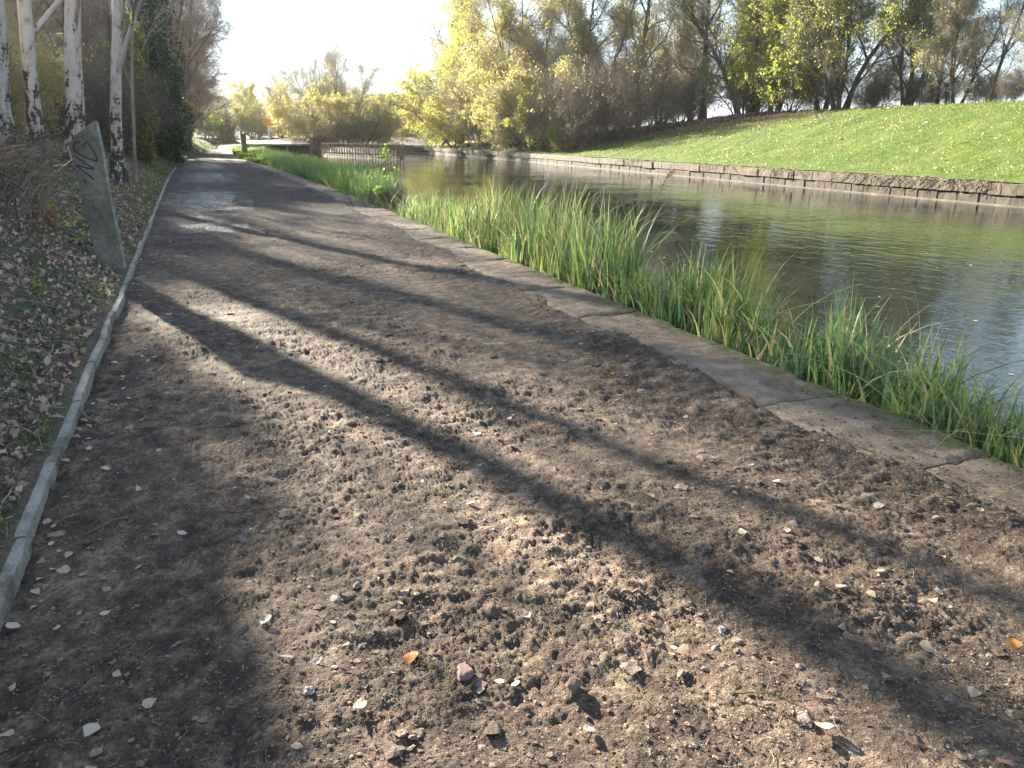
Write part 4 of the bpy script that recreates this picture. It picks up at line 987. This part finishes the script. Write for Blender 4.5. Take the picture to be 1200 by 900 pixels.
# ------------------------------------------------------------------ light, sky, camera
EL, AZ = 17.0, -16.5
S = Vector((math.sin(R(AZ))*math.cos(R(EL)), math.cos(R(AZ))*math.cos(R(EL)), math.sin(R(EL))))
sd = bpy.data.lights.new('sun', 'SUN'); sd.energy = 5.0; sd.angle = R(.8); sd.color = (1,.90,.745)
so = bpy.data.objects.new('sun', sd); C.objects.link(so); so.rotation_euler = S.to_track_quat('Z','Y').to_euler(); so.location = (-20,40,30)
W = bpy.data.worlds.new('World'); bpy.context.scene.world = W; W.use_nodes = True; nt = W.node_tree; nt.nodes.clear()
out = nt.nodes.new('ShaderNodeOutputWorld'); bg = nt.nodes.new('ShaderNodeBackground'); sk = nt.nodes.new('ShaderNodeTexSky')
sk.sky_type = 'NISHITA'; sk.sun_disc = False; sk.sun_elevation = R(EL); sk.sun_rotation = R(AZ); sk.air_density = 1.; sk.dust_density = .1; sk.ozone_density = 1.
bg.inputs[1].default_value = .052
tc = nt.nodes.new('ShaderNodeTexCoord'); mp = nt.nodes.new('ShaderNodeMapping'); mp.inputs['Scale'].default_value = (1.,1.,2.4)
nz = nt.nodes.new('ShaderNodeTexNoise'); nz.inputs['Scale'].default_value = 3.2; nz.inputs['Detail'].default_value = 7; nz.inputs['Roughness'].default_value = .6
rp_ = nt.nodes.new('ShaderNodeValToRGB'); rp_.color_ramp.elements[0].position = .48; rp_.color_ramp.elements[1].position = .66
mx = nt.nodes.new('ShaderNodeMix'); mx.data_type = 'RGBA'; mx.inputs[7].default_value = (2.6,2.65,2.8,1)
nt.links.new(tc.outputs['Generated'], mp.inputs[0]); nt.links.new(mp.outputs[0], nz.inputs['Vector']); nt.links.new(nz.outputs['Fac'], rp_.inputs[0]); nt.links.new(rp_.outputs[0], mx.inputs[0])
nt.links.new(sk.outputs[0], mx.inputs[6]); sp = nt.nodes.new('ShaderNodeSeparateXYZ'); nt.links.new(tc.outputs['Generated'], sp.inputs[0])
mr = nt.nodes.new('ShaderNodeMapRange'); mr.inputs[1].default_value = 0.; mr.inputs[2].default_value = .42; mr.inputs[3].default_value = .82; mr.inputs[4].default_value = 0.; mr.interpolation_type = 'SMOOTHSTEP'; nt.links.new(sp.outputs[2], mr.inputs[0])
mh = nt.nodes.new('ShaderNodeMix'); mh.data_type = 'RGBA'; mh.inputs[7].default_value = (1.9,2.2,2.7,1); nt.links.new(mr.outputs[0], mh.inputs[0]); nt.links.new(mx.outputs[2], mh.inputs[6])
nt.links.new(mh.outputs[2], bg.inputs[0]); nt.links.new(bg.outputs[0], out.inputs[0])

F = 890.; TH = math.atan(290/F); PS = math.atan(383*math.cos(TH)/F)
hz = MA(); box(hz, (30, 95, 26), (190, 260, 57)); ho = build('haze', hz, None or [bpy.data.materials.new('haze_air')]); tag(ho, 'thin pale autumn haze filling the air over the canal', 'haze', kind='stuff')
hm_ = ho.data.materials[0]; hm_.use_nodes = True; ht = hm_.node_tree; ht.nodes.clear(); hout = ht.nodes.new('ShaderNodeOutputMaterial'); hv = ht.nodes.new('ShaderNodeVolumePrincipled')
hv.inputs['Color'].default_value = (.95,.95,.95,1); hv.inputs['Density'].default_value = .00015; hv.inputs['Anisotropy'].default_value = .5; ht.links.new(hv.outputs[0], hout.inputs['Volume'])
cd = bpy.data.cameras.new('camera'); cd.sensor_width = 36; cd.lens = 36*F/1200; cd.clip_start = .05; cd.clip_end = 6000
co = bpy.data.objects.new('camera', cd); C.objects.link(co); co.location = (0,0,1.6); co.rotation_euler = (math.pi/2-TH, 0, -PS); bpy.context.scene.camera = co
sc = bpy.context.scene; sc.view_settings.view_transform = 'Standard'; sc.view_settings.look = 'None'; sc.view_settings.gamma = 1; sc.view_settings.exposure = 3.05
sc.cycles.use_denoising = True; sc.cycles.max_bounces = 6; sc.cycles.diffuse_bounces = 3; sc.cycles.glossy_bounces = 3; sc.cycles.transmission_bounces = 4; sc.cycles.transparent_max_bounces = 4
sc.cycles.caustics_reflective = False; sc.cycles.caustics_refractive = False
for p in protos.values():
    if '_u' in p: 
        if p['_u'] == 0:
            for ch in list(p.children): bpy.data.objects.remove(ch)
            bpy.data.objects.remove(p)
for o in bpy.data.objects:
    if '_u' in o: del o['_u']
